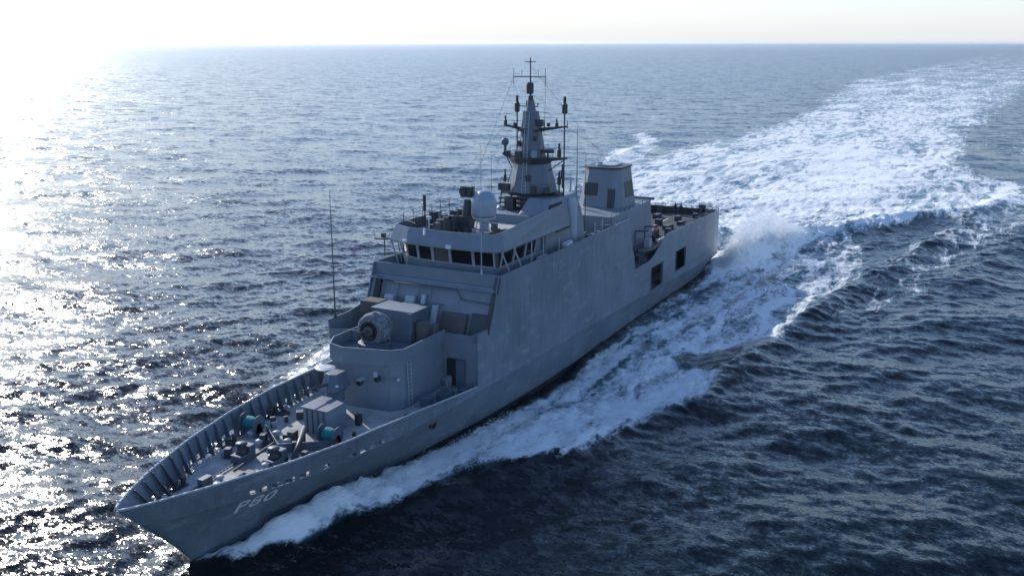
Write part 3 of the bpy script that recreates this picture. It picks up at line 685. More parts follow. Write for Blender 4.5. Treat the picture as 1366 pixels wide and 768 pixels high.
# ------------------------------------------------------------------ flight deck edge nets
for s in (1, -1):
    railing([(.4, s*6.1, 7.3), (24.8, s*6.35, 7.3)], 1.75, ship, 'deck_edge_net', 5, 'mgrey', .025, 1.0)
mb = MB()
mb.wallpoly([(.1, -6.0), (.1, 6.0)], 7.2, 8.3, .05); o = mb.build('stern_net', 'dark', ship); railing([(.25, -6.0, 7.3), (.25, 6.0, 7.3)], 1.35, ship, 'stern_railing', 3, 'dark', .03, .8)
mb = MB(); mb.tube((4, -5, 7.32), (4, 5, 7.32), .04); mb.box(5, 19, -.1, .1, 7.304, 7.316); mb.build('deck_marking', 'white', ship)
mb = MB(); mb.tube((1.0, 3.9, 7.3), (1.0, 3.9, 8.4), .35); mb.cbox((1.0, 3.9, 8.7), (.9, .9, .7)); mb.cbox((1.4, 4.9, 7.9), (1.0, .8, 1.2)); mb.tube((2.2, 2.8, 7.3), (2.2, 2.8, 8.8), .06); mb.build('stern_winch', 'dark', ship, bevel=.05, split=True)

mb = MB()
for x, y, a, b, h in ((3.5, -5.3, 1.2, .6, .9), (6.2, -5.4, .7, .6, 1.3), (8.3, -5.3, 1.6, .6, .7), (11.5, -5.4, .6, .6, 1.1), (13.6, -5.3, 1.3, .7, .8), (17.1, -5.4, .9, .6, 1.4), (20.2, -5.2, 1.6, .8, 1.0), (21.8, 2.9, 1.0, 1.2, 1.3), (21.2, .6, .8, .8, .9), (20.8, -1.8, 1.4, .9, 1.1), (15.8, 5.5, .7, .5, .8), (12.4, 5.5, 1.1, .5, .6), (1.1, -2.6, .7, .7, 1.2), (1.2, -4.4, .9, .8, .9), (8.8, 5.5, .5, .5, .9), (2.9, 5.2, 1.2, .6, .8), (18.5, 2.4, 1.6, 1.0, .9), (16.2, .2, 1.2, 1.4, .7), (13.0, 2.6, 2.0, .9, .6), (10.4, .4, 1.0, 1.0, .8), (9.0, 3.2, 1.4, .8, .5), (6.0, 1.8, 1.2, .7, .7), (5.2, -1.6, 1.8, .9, .6), (18.0, 4.3, .8, .8, 1.1), (11.0, -2.6, 1.5, 1.2, .8), (3.4, 3.6, .9, .7, .8)):
    mb.cbox((x, y, 7.3+h/2), (a, b, h), random.uniform(-.15, .15))
mb.build('deck_locker', 'dark', ship, bevel=.05, split=True)
# ------------------------------------------------------------------ life raft canisters, boat, lifebuoys, crew
def raft(x, y, z, lab, rz=0):
    root = empty('life_raft', (x, y, z), lab, 'life raft', 'life raft canisters on the ship')
    mb = MB(); mb.lathe((x, y, z+.45), [(.02, -.8), (.3, -.78), (.4, -.65), (.4, .65), (.3, .78), (.02, .8)], 18, 'X'); mb.build('canister', 'white', root, smooth=True)
    mb = MB(); mb.box(x-.5, x-.4, y-.4, y+.4, z, z+.2); mb.box(x+.4, x+.5, y-.4, y+.4, z, z+.2)
    for dx in (-.3, .3): mb.lathe((x+dx, y, z+.45), [(.395, -.03), (.42, -.03), (.42, .03), (.395, .03)], 18, 'X')
    mb.build('cradle', 'mgrey', root)
    root.rotation_euler.z = rz; return root
raft(23.2, 5.3, 7.32, 'white life raft canister nearest the hangar on the port edge of the flight deck')
raft(19.6, 5.3, 7.32, 'white life raft canister further aft on the port edge of the flight deck')
raft(59.5, 5.6, 12.02, 'white life raft canister on the port bridge wing beside the side windows')
raft(54.0, 5.7, 13.3-.9, 'white life raft canister behind the bulwark below the dark mast house opening')
def buoy(x, y, z, lab):
    mb = MB(); n = 16; m = 8; vs = []; fs = []
    for i in range(n):
        a = 2*math.pi*i/n
        for j in range(m):
            b = 2*math.pi*j/m; rr = .36+.11*math.cos(b); vs.append((x+rr*math.cos(a), y+.11*math.sin(b), z+rr*math.sin(a)))
    for i in range(n):
        for j in range(m): fs.append((i*m+j, ((i+1) % n)*m+j, ((i+1) % n)*m+(j+1) % m, i*m+(j+1) % m))
    mb.add(vs, fs); return tag(mb.build('lifebuoy', 'orange', None, smooth=True), lab, 'lifebuoy', 'orange lifebuoys at the flight deck')
buoy(24.2, 4.35, 8.0, 'lower orange red lifebuoy beside the aft hangar corner'); buoy(23.6, 4.5, 9.4, 'upper orange red lifebuoy beside the aft hangar corner')

bt = empty('inflatable_boat', (29.5, 5.2, 6.9), 'grey rigid inflatable boat stowed in the recess aft of the superstructure', 'boat')
mb = MB(); L0, L1 = 26.4, 32.8
hp = []
for i in range(13):
    t = i/12; X = L0+(L1-L0)*t; yw = .72*(1-max(0, (t-.55)/.45)**2.2); zk = 7.0+.5*max(0, (t-.6)/.4)**2
    hp.append([(X, 5.2-yw, 7.75+.3*t*t), (X, 5.2, zk), (X, 5.2+yw, 7.75+.3*t*t)])
vs = [q for a in hp for q in a]; fs = []
for i in range(12):
    a = 3*i; fs += [(a, a+1, a+4, a+3), (a+1, a+2, a+5, a+4), (a, a+3, a+5, a+2)]
fs.append((0, 2, 1)); mb.add(vs, fs); mb.build('boat_hull', 'mgrey', bt, smooth=False)
mb = MB()
for sg in (1, -1):
    mb.path([(q[0][0], 5.2+sg*(.12+abs(q[0][1]-5.2)), q[0][2]+.08) for q in hp], .24, 10)
mb.build('buoyancy_tube', 'dark', bt, smooth=True)
mb = MB(); mb.cbox((28.6, 5.2, 8.4), (.9, .7, 1.1)); mb.tube((28.9, 5.2, 8.9), (29.1, 5.2, 9.2), .04); mb.build('console', 'lgrey', bt, bevel=.05)
mb = MB(); mb.cbox((26.5, 5.2, 8.5), (.5, .5, .9)); mb.build('outboard_motor', 'black', bt, bevel=.08)
mb = MB(); mb.cbox((27.6, 5.2, 8.15), (.6, .6, .5)); mb.build('seat', 'orange', bt, bevel=.05)
mb = MB()
for X in (27.6, 31.0):
    mb = MB(); mb.path([(X, 4.4, 6.65), (X, 4.4, 10.2), (X, 6.1, 10.4)], .11); mb.tube((X, 6.0, 10.4), (X, 5.3, 8.4), .02); mb.build('boat_davit', 'mgrey', ship)
    mb = MB(); mb.box(X-.1, X+.1, 4.6, 5.8, 6.65, 7.1); mb.build('boat_cradle', 'mgrey', ship)

def person(x, y, z, rz, lab):
    J = {'pel': (0, 0, .93), 'wa': (0, 0, 1.08), 'ch': (.01, 0, 1.28), 'nk': (.02, 0, 1.48), 'hd0': (.03, 0, 1.56), 'hd': (.04, 0, 1.66), 'hd1': (.04, 0, 1.72),
         'hl': (0, .1, .88), 'kl': (.03, .12, .5), 'al': (0, .13, .09), 'tl': (.17, .14, .04), 'hr': (0, -.1, .88), 'kr': (.02, -.13, .5), 'ar': (-.02, -.15, .09), 'tr': (.15, -.16, .04),
         'sl': (.01, .19, 1.41), 'el': (.02, .27, 1.13), 'wl': (.14, .26, .9), 'ml': (.19, .25, .84), 'sr': (.01, -.19, 1.41), 'er': (-.02, -.28, 1.13), 'wr': (.09, -.27, .89), 'mr': (.12, -.27, .82)}
    Rr = {'pel': .15, 'wa': .125, 'ch': .15, 'nk': .055, 'hd0': .07, 'hd': .1, 'hd1': .085, 'hl': .1, 'kl': .065, 'al': .05, 'tl': .045, 'hr': .1, 'kr': .065, 'ar': .05, 'tr': .045, 'sl': .07, 'el': .048, 'wl': .034, 'ml': .04, 'sr': .07, 'er': .048, 'wr': .034, 'mr': .04}
    E = [('pel', 'wa'), ('wa', 'ch'), ('ch', 'nk'), ('nk', 'hd0'), ('hd0', 'hd'), ('hd', 'hd1'), ('pel', 'hl'), ('hl', 'kl'), ('kl', 'al'), ('al', 'tl'), ('pel', 'hr'), ('hr', 'kr'), ('kr', 'ar'), ('ar', 'tr'), ('ch', 'sl'), ('sl', 'el'), ('el', 'wl'), ('wl', 'ml'), ('ch', 'sr'), ('sr', 'er'), ('er', 'wr'), ('wr', 'mr')]
    # fingers: five short chains each hand
    for sd, wn in (('l', .25), ('r', -.27)):
        b = J['m'+sd]
        for i in range(5):
            off = (-.03+.017*i) if i else 0
            n1 = 'f%s%da' % (sd, i); n2 = 'f%s%db' % (sd, i); th = i == 0
            J[n1] = (b[0]+(.035 if th else off+.0), b[1]-.01 if th else b[1], b[2]-(.0 if th else .045)); J[n2] = (J[n1][0]+.015, J[n1][1], J[n1][2]-.035)
            Rr[n1] = .01; Rr[n2] = .008; E += [('m'+sd, n1), (n1, n2)]
    ks = list(J); me = bpy.data.meshes.new('person'); me.from_pydata([J[k_] for k_ in ks], [(ks.index(a), ks.index(b)) for a, b in E], [])
    o = bpy.data.objects.new('person', me); col.objects.link(o)
    sk = o.modifiers.new('skin', 'SKIN'); o.modifiers.new('sub', 'SUBSURF').levels = 1; o.modifiers['sub'].render_levels = 1; sk.use_smooth_shade = True
    for i, k_ in enumerate(ks):
        v = me.skin_vertices[0].data[i]; v.radius = (Rr[k_], Rr[k_]); v.use_root = (k_ == 'pel')
    me.materials.append(M['cloth']); o.location = (x, y, z); o.rotation_euler.z = rz
    mb = MB(); mb.lathe((x+.05, y, z+1.70), [(.02, -.07), (.105, -.03), (.115, .03), (.09, .09), (.02, .11)], 12)
    c = mb.build('cap', 'dark', None, smooth=True); c.parent = o; c.location = (-x, -y, -z)
    c.matrix_parent_inverse = Matrix.Identity(4)
    c.rotation_euler = (0, 0, 0)
    return tag(o, lab, 'person', 'crew on the flight deck')
person(1.4, -.1, 7.3, 0, 'crew member in dark clothes at the stern rail, left of the standing pair')
person(1.4, .75, 7.3, 0, 'crew member in dark clothes at the stern rail, right of the standing pair')

# ------------------------------------------------------------------ forecastle fittings
def zd(X): return zdeck(X)-.005
def reel(x, y, lab):
    o = emp('mooring_reel', (x, y, zd(x)), ship); o['label'] = lab
    mb = MB(); mb.lathe((x, y, zd(x)+.95), [(.02, -.58), (.34, -.58), (.46, -.45), (.5, -.1), (.44, .2), (.47, .45), (.36, .58), (.02, .58)], 18, 'Y'); mb.build('canvas_cover', 'teal', o, smooth=True)
    mb = MB()
    for d in (-.68, .68): mb.prism([(x-.5, y+d-.04), (x+.5, y+d-.04), (x+.5, y+d+.04), (x-.5, y+d+.04)], [(x-.15, y+d-.04), (x+.15, y+d-.04), (x+.15, y+d+.04), (x-.15, y+d+.04)], zd(x), zd(x)+1.0)
    mb.lathe((x, y, zd(x)+.95), [(.05, -.72), (.66, -.72), (.66, -.67), (.05, -.67)], 20, 'Y'); mb.lathe((x, y, zd(x)+.95), [(.05, .67), (.66, .67), (.66, .72), (.05, .72)], 20, 'Y')
    mb.build('reel_frame', 'mgrey', o, split=True)
reel(89.2, -4.0, 'teal canvas covered reel by the starboard bulwark'); reel(88.3, 2.5, 'teal canvas covered reel by the port bulwark')
def windlass(x, y):
    o = emp('anchor_windlass', (x, y, zd(x)), ship)
    mb = MB(); mb.cbox((x, y, zd(x)+.3), (1.3, 1.0, .6)); mb.cbox((x-.7, y, zd(x)+.5), (.6, .7, 1.0)); mb.build('windlass_base', 'mgrey', o, bevel=.05)
    mb = MB(); mb.lathe((x, y, zd(x)+.6), [(.05, 0), (.45, 0), (.3, .2), (.28, .5), (.42, .65), (.4, .75), (.05, .78)], 18); mb.build('gypsy_drum', 'dark', o, smooth=True)
windlass(93.2, -1.3); windlass(92.8, 1.2)
for (a, b) in (((93.8, -1.3), (99.6, -.6)), ((93.4, 1.2), (99.3, .7))):
    mb = MB()
    n = 34
    for i in range(n):
        t = i/n; x = a[0]+(b[0]-a[0])*t; y = a[1]+(b[1]-a[1])*t
        mb.cbox((x, y, zd(x)+.12), (.22, .13 if i % 2 else .05, .05 if i % 2 else .13), math.atan2(b[1]-a[1], b[0]-a[0]))
    mb.build('anchor_chain', 'dark', ship)
mb = MB()
for y in (-.6, .7): mb.lathe((99.7, y, zd(99.7)), [(.2, 0), (.34, 0), (.34, .22), (.24, .25), (.2, .1)], 14)
mb.cbox((97.2, -.85, zd(97)+.25), (.9, .5, .5)); mb.cbox((96.9, .85, zd(97)+.25), (.9, .5, .5)); mb.build('chain_stopper', 'mgrey', ship, bevel=.03, split=True)
for (x, y) in ((98.4, -1.9), (98.2, 1.75), (91.5, -3.9), (91.3, 3.7), (86.3, 4.6), (85.6, -5.1), (82.3, 4.9)):
    mb = MB(); z = zd(x)
    for d in (-.35, .35): mb.lathe((x+d, y, z), [(.02, .0), (.2, 0), (.17, .1), (.17, .55), (.22, .6), (.22, .68), (.02, .7)], 14)
    mb.box(x-.65, x+.65, y-.22, y+.22, z, z+.06); mb.build('bollard', 'dark', ship, smooth=False)
for (x, y) in ((100.8, -1.1), (94.9, 3.2), (95.3, -3.2), (89.6, 4.6), (84.2, 5.2)):
    mb = MB(); z = zd(x); mb.box(x-.5, x+.5, y-.16, y+.16, z, z+.12)
    for d in (-.42, .42): mb.lathe((x+d, y, z+.1), [(.02, 0), (.14, 0), (.12, .25), (.16, .32), (.02, .34)], 10)
    mb.build('fairlead', 'lgrey', ship)
# breakwater and long covered derrick
mb = MB(); mb.wallpoly([(88.6, -3.2), (91.0, 0.0), (88.6, 3.0)], 4.0, 4.75, .06); mb.build('breakwater', 'mgrey', ship)
mb = MB(); mb.tube((92.0, 2.2, 4.5), (88.0, 0, 4.9), .17, .22, 12); mb.tube((88.4, .2, 4.05), (88.4, .2, 4.8), .12); mb.tube((91.2, 1.8, 4.05), (91.2, 1.8, 4.7), .1); mb.build('stowed_derrick', 'dark', ship, smooth=True)
mb = MB(); mb.tube((96.2, 1.9, 4.35), (91.0, 3.0, 4.45), .09); mb.tube((95.2, -.2, 4.4), (90.5, -.8, 4.5), .1); mb.box(94.5, 94.7, 1.6, 2.8, 4.05, 4.5); mb.build('stowed_spar', 'dark', ship, split=True)
mb = MB()
for i in range(16):
    x = random.uniform(83.5, 97); yy = plan(x)-1.6; y = random.uniform(-yy, yy); h = random.uniform(.3, .9)
    mb.cbox((x, y, zd(x)+h/2), (random.uniform(.2, .7), random.uniform(.2, .6), h), random.uniform(0, 3))
mb.build('deck_fitting', 'dark', ship, bevel=.02, split=True)
mb = MB()
for i in range(12):
    x = random.uniform(86, 98); yy = plan(x)-1.4; y = random.uniform(-yy, yy)
    mb.lathe((x, y, zd(x)), [(.02, 0), (.22, 0), (.2, .3), (.3, .42), (.25, .5), (.02, .55)], 12)
mb.build('vent_cowl', 'lgrey', ship, smooth=True, split=True)
for (x, y) in ((84.8, -4.7), (90.3, -1.9), (86.8, 3.9)):
    mb = MB()
    for k_ in range(3): 
        n = 16
        pts = [(x+(.45-.1*k_)*math.cos(2*math.pi*i/n), y+(.45-.1*k_)*math.sin(2*math.pi*i/n), zd(x)+.06+.08*k_) for i in range(n+1)]
        mb.path(pts, .05, 5)
    mb.build('coiled_rope', 'tan', ship)
# deck locker house with small mount on top
mb = MB(); mb.box(84.7, 87.0, -.9, 1.3, 3.98, 6.0); lk = mb.build('deck_house', 'grey', ship, bevel=.06)
mb = MB()
for y in (-.6, -.1, .4, .9): mb.box(86.98, 87.1, y, y+.08, 4.1, 5.9)
for x in (85.0, 85.5, 86.0, 86.5): mb.box(x, x+.08, -1.0, -.89, 4.1, 5.9)
mb.box(84.6, 87.15, -1.05, 1.4, 6.0, 6.07)
mb.build('rib', 'mgrey', lk, split=True)
mg = emp('remote_weapon_mount', (83.0, -1.0, 6), ship)
mb = MB(); mb.lathe((83.0, -1.0, 3.98), [(.02, 0), (.8, 0), (.7, 2.0), (.85, 2.1), (.85, 2.2), (.02, 2.2)], 20); mb.build('mount_pedestal', 'mgrey', mg, smooth=False)
mb = MB(); mb.prism([(82.0, -1.7), (84.0, -1.7), (84.3, -.9), (84.0, -.2), (82.0, -.2)], [(82.3, -1.5), (83.5, -1.5), (83.7, -.9), (83.5, -.4), (82.3, -.4)], 6.2, 7.5); mb.build('mount_housing', 'mgrey', mg, bevel=.06)
mb = MB(); mb.tube((84.0, -1.0, 6.8), (86.4, -1.3, 7.0), .09, .06); mb.tube((84.0, -1.0, 6.8), (84.8, -1.1, 6.87), .14); mb.build('barrel', 'dark', mg)
mb = MB(); mb.lathe((82.2, -2.5, 7.3), [(.02, 0), (.75, .0), (.8, .08), (.5, .14), (.02, .15)], 20); mb.tube((82.2, -2.5, 4), (82.2, -2.5, 7.3), .12); mb.build('ventilator_cap', 'lgrey', ship)
mb = MB(); mb.lathe((83.8, -.2, 6.7), [(.02, -.1), (.16, 0), (.02, .1)], 10); mb.build('sight', 'white', mg)
railing([(80.0, 5.9, 4.0), (76.5, 6.1, 4.0), (74, 6.15, 4.0)], 1.0, ship)

# anchor in its pocket on the port bow, hawse opening, hull number
for s in (1, -1):
    mb = MB(); x, z = 79.0, 3.0
    y = hull_y(0, z, x)
    mb.lathe((x, s*(y+.02), z), [(.02, -.25), (.42, -.25), (.48, .06), (.36, .08), (.36, -.1), (.02, -.1)], 18, 'Y')
    mb.build('hawse_pipe', 'dark', hull)
def text_part(txt, size, x0, x1, z0, s, mat, parent):
    cu = bpy.data.curves.new('txt', 'FONT'); cu.body = txt; cu.size = size; cu.shear = 0; cu.space_character = 1.15; cu.offset = .028
    to = bpy.data.objects.new('txt', cu); col.objects.link(to)
    dg = bpy.context.evaluated_depsgraph_get(); me = bpy.data.meshes.new_from_object(to.evaluated_get(dg))
    import bmesh
    bm = bmesh.new(); bm.from_mesh(me)
    for ax_n, nn_ in (((1, 0, 0), 'x'), ((0, 1, 0), 'y')):
        for q in np.arange(.03, 4, .12):
            bmesh.ops.bisect_plane(bm, geom=bm.verts[:]+bm.edges[:]+bm.faces[:], plane_co=(q, q, 0), plane_no=ax_n)
    bmesh.ops.triangulate(bm, faces=bm.faces)
    xs_ = [v.co.x for v in bm.verts]; a, b = min(xs_), max(xs_)
    for v in bm.verts:
        t = (v.co.x-a)/(b-a); X = x0+(x1-x0)*t; z = z0+v.co.y+.0*t
        Y = hull_y(0, min(z, zdeck(X)-.01), X)+.035
        v.co = Vector((X, s*Y, z))
    bmesh.ops.recalc_face_normals(bm, faces=bm.faces)
    bm.to_mesh(me); bm.free()
    o = bpy.data.objects.new('hull_number', me); col.objects.link(o); me.materials.clear(); me.materials.append(M[mat]); o.parent = parent
    o.location = -parent_world(parent); bpy.data.objects.remove(to); return o
o = text_part('P80', 1.3, 97.35, 94.5, 2.7, 1, 'white', hull)
o = text_part('P80', 1.3, 94.6, 97.35, 2.75, -1, 'white', hull)

# ------------------------------------------------------------------ sea
FOAM = {
 'band': ([(99.6, -1.2), (99.3, .3), (97.4, .8), (96.6, 2.4), (94.1, 5.4), (90.6, 5.6), (88.5, 6.6), (84.5, 8.4), (80.7, 8.9), (77.4, 11.5), (74.1, 14.8), (68.5, 16.9), (62.8, 19.1), (57.3, 21.3), (50.9, 21.2), (40.5, 21.1), (37.2, 21.5), (34.5, 23.8), (20.0, 24.4), (0.9, 27.0), (-23.6, 25.0), (-33.9, 21.6), (-33.9, 8.5), (-20, 6), (5.5, 5.5), (26.8, 5.4), (59.3, 5.3), (74.9, 4.3), (88.9, 1.7)], 1.0, 2.2),
 'wake': ([(8, 8), (-6.1, 14.4), (-25.3, 16.1), (-32.5, 20.0), (-48.4, 27.1), (-60.3, 36.3), (-80.2, 44.0), (-119.0, 44.2), (-150.0, 34), (-190, 31), (-260.1, 32), (-342.1, 38), (-619.3, 52), (-1311.3, 72), (-5572.0, 144.9), (-4387.5, -63.5), (-1771.6, -87.5), (-1118.9, -92.4), (-749.3, -92.7), (-352.1, -52.0), (-220.9, -46.8), (-150.3, -50.2), (-120, -52), (-100, -52), (-50, -36), (-8, -22), (8, -14)], .93, 8.0),
 'patch1': ([(-104.6, -57.5), (-140.2, -67.8), (-162.1, -65.6), (-154.2, -55.3), (-123.9, -47.2), (-100.3, -45.3)], .8, 5),
 'patch2': ([(-194.1, -80.2), (-214.8, -81.3), (-178.2, -62.1), (-153.1, -57.4), (-157.5, -64.0)], .8, 4),
 'patch3': ([(-272.7, -103.3), (-307.0, -110.3), (-276.1, -96.8), (-250.4, -91.3)], .8, 4),
 'starboard': ([(99, 0), (94, -3.2), (88, -7.5), (80, -13), (71.9, -18.2), (55, -21), (25, -22), (5, -22), (0, -8), (20, -5), (60, -5), (90, -1.5)], .78, 3),
 'streaks': ([(-113, 66), (-29, 44), (40, 29), (20, 25), (-40, 30), (-113, 46), (-200, 40), (-400, 60), (-900, 95), (-900, 130), (-300, 90)], .50, 7),
 'trail': ([(0, -22), (25, -22), (10, -34), (-100, -55), (-100, -40), (-20, -20)], .52, 6),
}
NOTCH = [(45.9, 15.0), (38.3, 20.6), (40.5, 21.1), (49.1, 20.2), (47.9, 16.4)]
def sdf(px, py, poly):
    P = np.array(poly, float); inside = np.zeros(px.shape, bool); dmin = np.full(px.shape, 1e9)
    n = len(P)
    for i in range(n):
        ax, ay = P[i]; bx, by = P[(i+1) % n]
        ex, ey = bx-ax, by-ay; t = np.clip(((px-ax)*ex+(py-ay)*ey)/(ex*ex+ey*ey+1e-9), 0, 1)
        d = np.hypot(px-ax-t*ex, py-ay-t*ey); dmin = np.minimum(dmin, d)
        c = ((ay > py) != (by > py)) & (px < (bx-ax)*(py-ay)/(by-ay+1e-12)+ax); inside ^= c
    return np.where(inside, dmin, -dmin)

rs = np.random.RandomState(3)
def spectrum(L, N, wind, V, seed, kmax=None, amp=1.0, spread=2):
    rs = np.random.RandomState(seed)
    k1 = np.fft.fftfreq(N, 1/N)*2*np.pi/L; kx, ky = np.meshgrid(k1, k1, indexing='ij'); k = np.hypot(kx, ky); k[0, 0] = 1
    Lw = V*V/9.81; c = (kx*math.cos(wind)+ky*math.sin(wind))/k
    Pk = np.exp(-1/(k*Lw)**2)/k**4*(np.abs(c)**spread*.9+.1)*np.where(c < 0, .3, 1)
    Pk *= np.exp(-(k*.10)**2); Pk[0, 0] = 0
    h = np.sqrt(Pk)*(rs.randn(N, N)+1j*rs.randn(N, N)); return kx, ky, k, h
def bil(T, u, v):
    N = T.shape[0]; u = u % N; v = v % N; i = np.floor(u).astype(int); j = np.floor(v).astype(int); a = u-i; b = v-j; i %= N; j %= N; i1 = (i+1) % N; j1 = (j+1) % N
    return T[i, j]*(1-a)*(1-b)+T[i1, j]*a*(1-b)+T[i, j1]*(1-a)*b+T[i1, j1]*a*b
def axis(lo, hi, d, g, far):
    core = np.arange(lo, hi, d); o = []; s_ = d; x = core[-1]
    while x < far: s_ *= g; x += s_; o.append(x)
    o2 = []; s_ = d; x = core[0]
    while x > -far: s_ *= g; x -= s_; o2.append(x)
    return np.concatenate([o2[::-1], core, o])
ax_ = axis(-45, 112, .36, 1.022, 32000); ay_ = axis(-45, 42, .36, 1.022, 32000)
X, Y = np.meshgrid(ax_, ay_, indexing='ij')
dx = np.gradient(ax_); dy = np.gradient(ay_); SP = np.maximum(dx[:, None], dy[None, :])
WIND = R(205)
H = np.zeros_like(X); DX = np.zeros_like(X); DY = np.zeros_like(X)
for (L, N, V, seed, target, wd) in ((233., 1024, 7.0, 11, .20, WIND), (61., 512, 3.2, 23, .062, WIND+.35)):
    kx, ky, k_, h = spectrum(L, N, wd, V, seed)
    base = np.real(np.fft.ifft2(h)); sc = target/base.std()
    levels = [.36, .8, 1.8, 4, 9, 20, 60]
    acc = [np.zeros_like(X) for _ in range(3)]
    for li, s_ in enumerate(levels):
        flt = np.exp(-(k_*s_*.42)**2)*(np.pi/k_ > s_*.8) if li else 1.0
        if li == 0: wgt = 1-np.clip((SP-levels[0])/(levels[1]-levels[0]), 0, 1)
        else: wgt = np.clip((SP-levels[li-1])/(levels[li]-levels[li-1]), 0, 1)*(1-(np.clip((SP-levels[li])/(levels[li+1]-levels[li]), 0, 1) if li+1 < len(levels) else (SP > s_)))
        msk = wgt > 0
        if not msk.any(): continue
        hh = h*flt*sc
        for q, fld in enumerate((hh, 1j*kx/k_*hh, 1j*ky/k_*hh)):
            T = np.real(np.fft.ifft2(fld)); acc[q][msk] += (bil(T, X[msk]/L*N, Y[msk]/L*N)*wgt[msk])
    H += acc[0]; DX += acc[1]; DY += acc[2]
# ship-made waves
ay2 = np.abs(Y); hb = np.interp(X, [-1, 0, 40, 60, 75, 85, 95, 100], [0, 5.6, 5.6, 5.4, 4.8, 3.9, 1.7, .2]); dist = ay2-hb
alongside = (X > 0) & (X < 99.5) & (ay2 < hb-.25)
ship_h = np.zeros_like(X)
ship_h += -.6*np.exp(-((X-58)/17)**2)*np.exp(-np.clip(dist, 0, 99)**2/16)*(dist > -3)
ship_h += 1.5*np.exp(-((X-90)/8)**2)*np.exp(-(dist-.8)**2/2.6)
ship_h += .35*np.exp(-((X-78)/7)**2)*np.exp(-(dist-4)**2/6)
def ridge(pts, h, w_, jit=.0):
    P = np.array(pts, float); out = np.zeros_like(X)
    m = (X > P[:, 0].min()-4*w_) & (X < P[:, 0].max()+4*w_) & (Y > P[:, 1].min()-4*w_) & (Y < P[:, 1].max()+4*w_)
    px, py = X[m], Y[m]; best = np.full(px.shape, 1e9); hh = np.zeros(px.shape); n = len(P)
    for i in range(n-1):
        a_, b_ = P[i], P[i+1]; e = b_-a_; t = np.clip(((px-a_[0])*e[0]+(py-a_[1])*e[1])/(e@e), 0, 1)
        d = np.hypot(px-a_[0]-t*e[0], py-a_[1]-t*e[1]); up = d < best; best[up] = d[up]; hh[up] = h[i]*(1-t[up])+h[i+1]*t[up]
    out[m] = hh*np.exp(-(best/w_)**2); return out
turb = np.zeros_like(X)
ship_h += ridge([(94, 5.6), (84, 8.2), (74, 14), (57, 20.6), (40, 21.5), (20, 25), (0, 28), (-30, 34), (-80, 42), (-113, 47)], [.1, .4, .6, .75, .9, 1.0, .9, .8, .6, 0], 2.4)
ship_h += ridge([(40, 33), (0, 38), (-60, 50), (-110, 60)], [0, .6, .6, 0], 4)
ship_h += ridge([(30, 43), (-10, 52), (-70, 68)], [0, .45, 0], 4.5)
ship_h += ridge([(3, 7.6), (-2, 8.6), (-9, 9.6), (-17, 10.8), (-24, 12.6), (-38, 19), (-54, 27), (-63, 36), (-86, 43)], [.6, 3.3, 3.6, 2.7, 2.0, 1.7, 1.5, 1.2, .3], 2.6)
ship_h += ridge([(-4, -2), (-14, 0), (-28, 1)], [1.2, 2.2, .4], 4)
ship_h += ridge([(93, -4.6), (80, -10), (60, -18), (30, -23), (0, -27), (-60, -42), (-120, -56), (-180, -66)], [.3, .8, .9, .9, .8, .8, .9, .2], 2.5)
foam = np.zeros_like(X)
for nm, (poly, dens, soft) in FOAM.items():
    P = np.array(poly); m = (X > P[:, 0].min()-60) & (X < P[:, 0].max()+60) & (Y > P[:, 1].min()-40) & (Y < P[:, 1].max()+40)
    d = sdf(X[m], Y[m], poly)
    s2 = soft*(1+np.clip(-X[m]-100, 0, 3000)/1100)
    v = dens*sstep(-s2*.6, s2, d)
    if nm == 'wake': v *= np.interp(X[m], [-5000, -2500, -900, -300, 0], [.18, .38, .62, .86, 1.04])*(.70+.30*sstep(0, 25, d)); v += .12*np.exp(-(d/(s2*1.6))**2)*(X[m] > -250)
    if nm == 'band': v *= np.interp(X[m], [-30, 0, 60, 100], [.60, .70, .98, 1.05])
    foam[m] = np.maximum(foam[m], v)
dn = sdf(X, Y, NOTCH); foam -= .75*sstep(-1.2, .6, dn)*(X > 30)*(X < 60)
# dark strip hugging the port flank amidships
foam -= .3*np.exp(-np.clip(dist-.2, 0, 9)**2/.8)*sstep(38, 46, X)*(1-sstep(66, 76, X))*(Y > 0)
foam += .55*np.clip(ridge([(3, 7.6), (-2, 8.6), (-9, 9.6), (-17, 10.8), (-24, 12.6), (-38, 19), (-54, 27), (-63, 36), (-86, 43), (-118, 44)], [1]*10, 3.0), 0, 1)
foam += .85*np.exp(-(dist-.6)**2/2.2)*sstep(74, 86, X)*(1-sstep(98.3, 99.8, X))*np.where(Y > 0, 1, .7)
# foam-roughened surface
inwake = np.clip(foam, 0, 1)*(X < 110)
rs2 = np.random.RandomState(5)
lump = np.real(np.fft.ifft2(spectrum(97., 512, 1.0, 2.6, 77, spread=0)[3])); lump /= lump.std()
near = np.clip(1-(SP-.4)/1.6, 0, 1)
H += ship_h*(1+.12*bil(lump, X*512/97*1.0, Y*512/97*1.0)*near) + inwake*near*.10*bil(lump, X*512/97*1.9, Y*512/97*1.9)
H[alongside] = np.minimum(H[alongside], -.8)
CH = .9*(1-.6*inwake)
VX = X+DX*CH; VY = Y+DY*CH
VX[alongside] = X[alongside]; VY[alongside] = Y[alongside]
nX, nY = X.shape
me = bpy.data.meshes.new('sea'); co = np.stack([VX, VY, H], -1).reshape(-1, 3).astype(np.float32)
me.vertices.add(len(co)); me.vertices.foreach_set('co', co.ravel())
idx = np.arange(nX*nY).reshape(nX, nY); q = np.stack([idx[:-1, :-1], idx[1:, :-1], idx[1:, 1:], idx[:-1, 1:]], -1).reshape(-1, 4)
me.loops.add(q.size); me.loops.foreach_set('vertex_index', q.ravel().astype(np.int32))
me.polygons.add(len(q)); me.polygons.foreach_set('loop_start', np.arange(0, q.size, 4, dtype=np.int32))
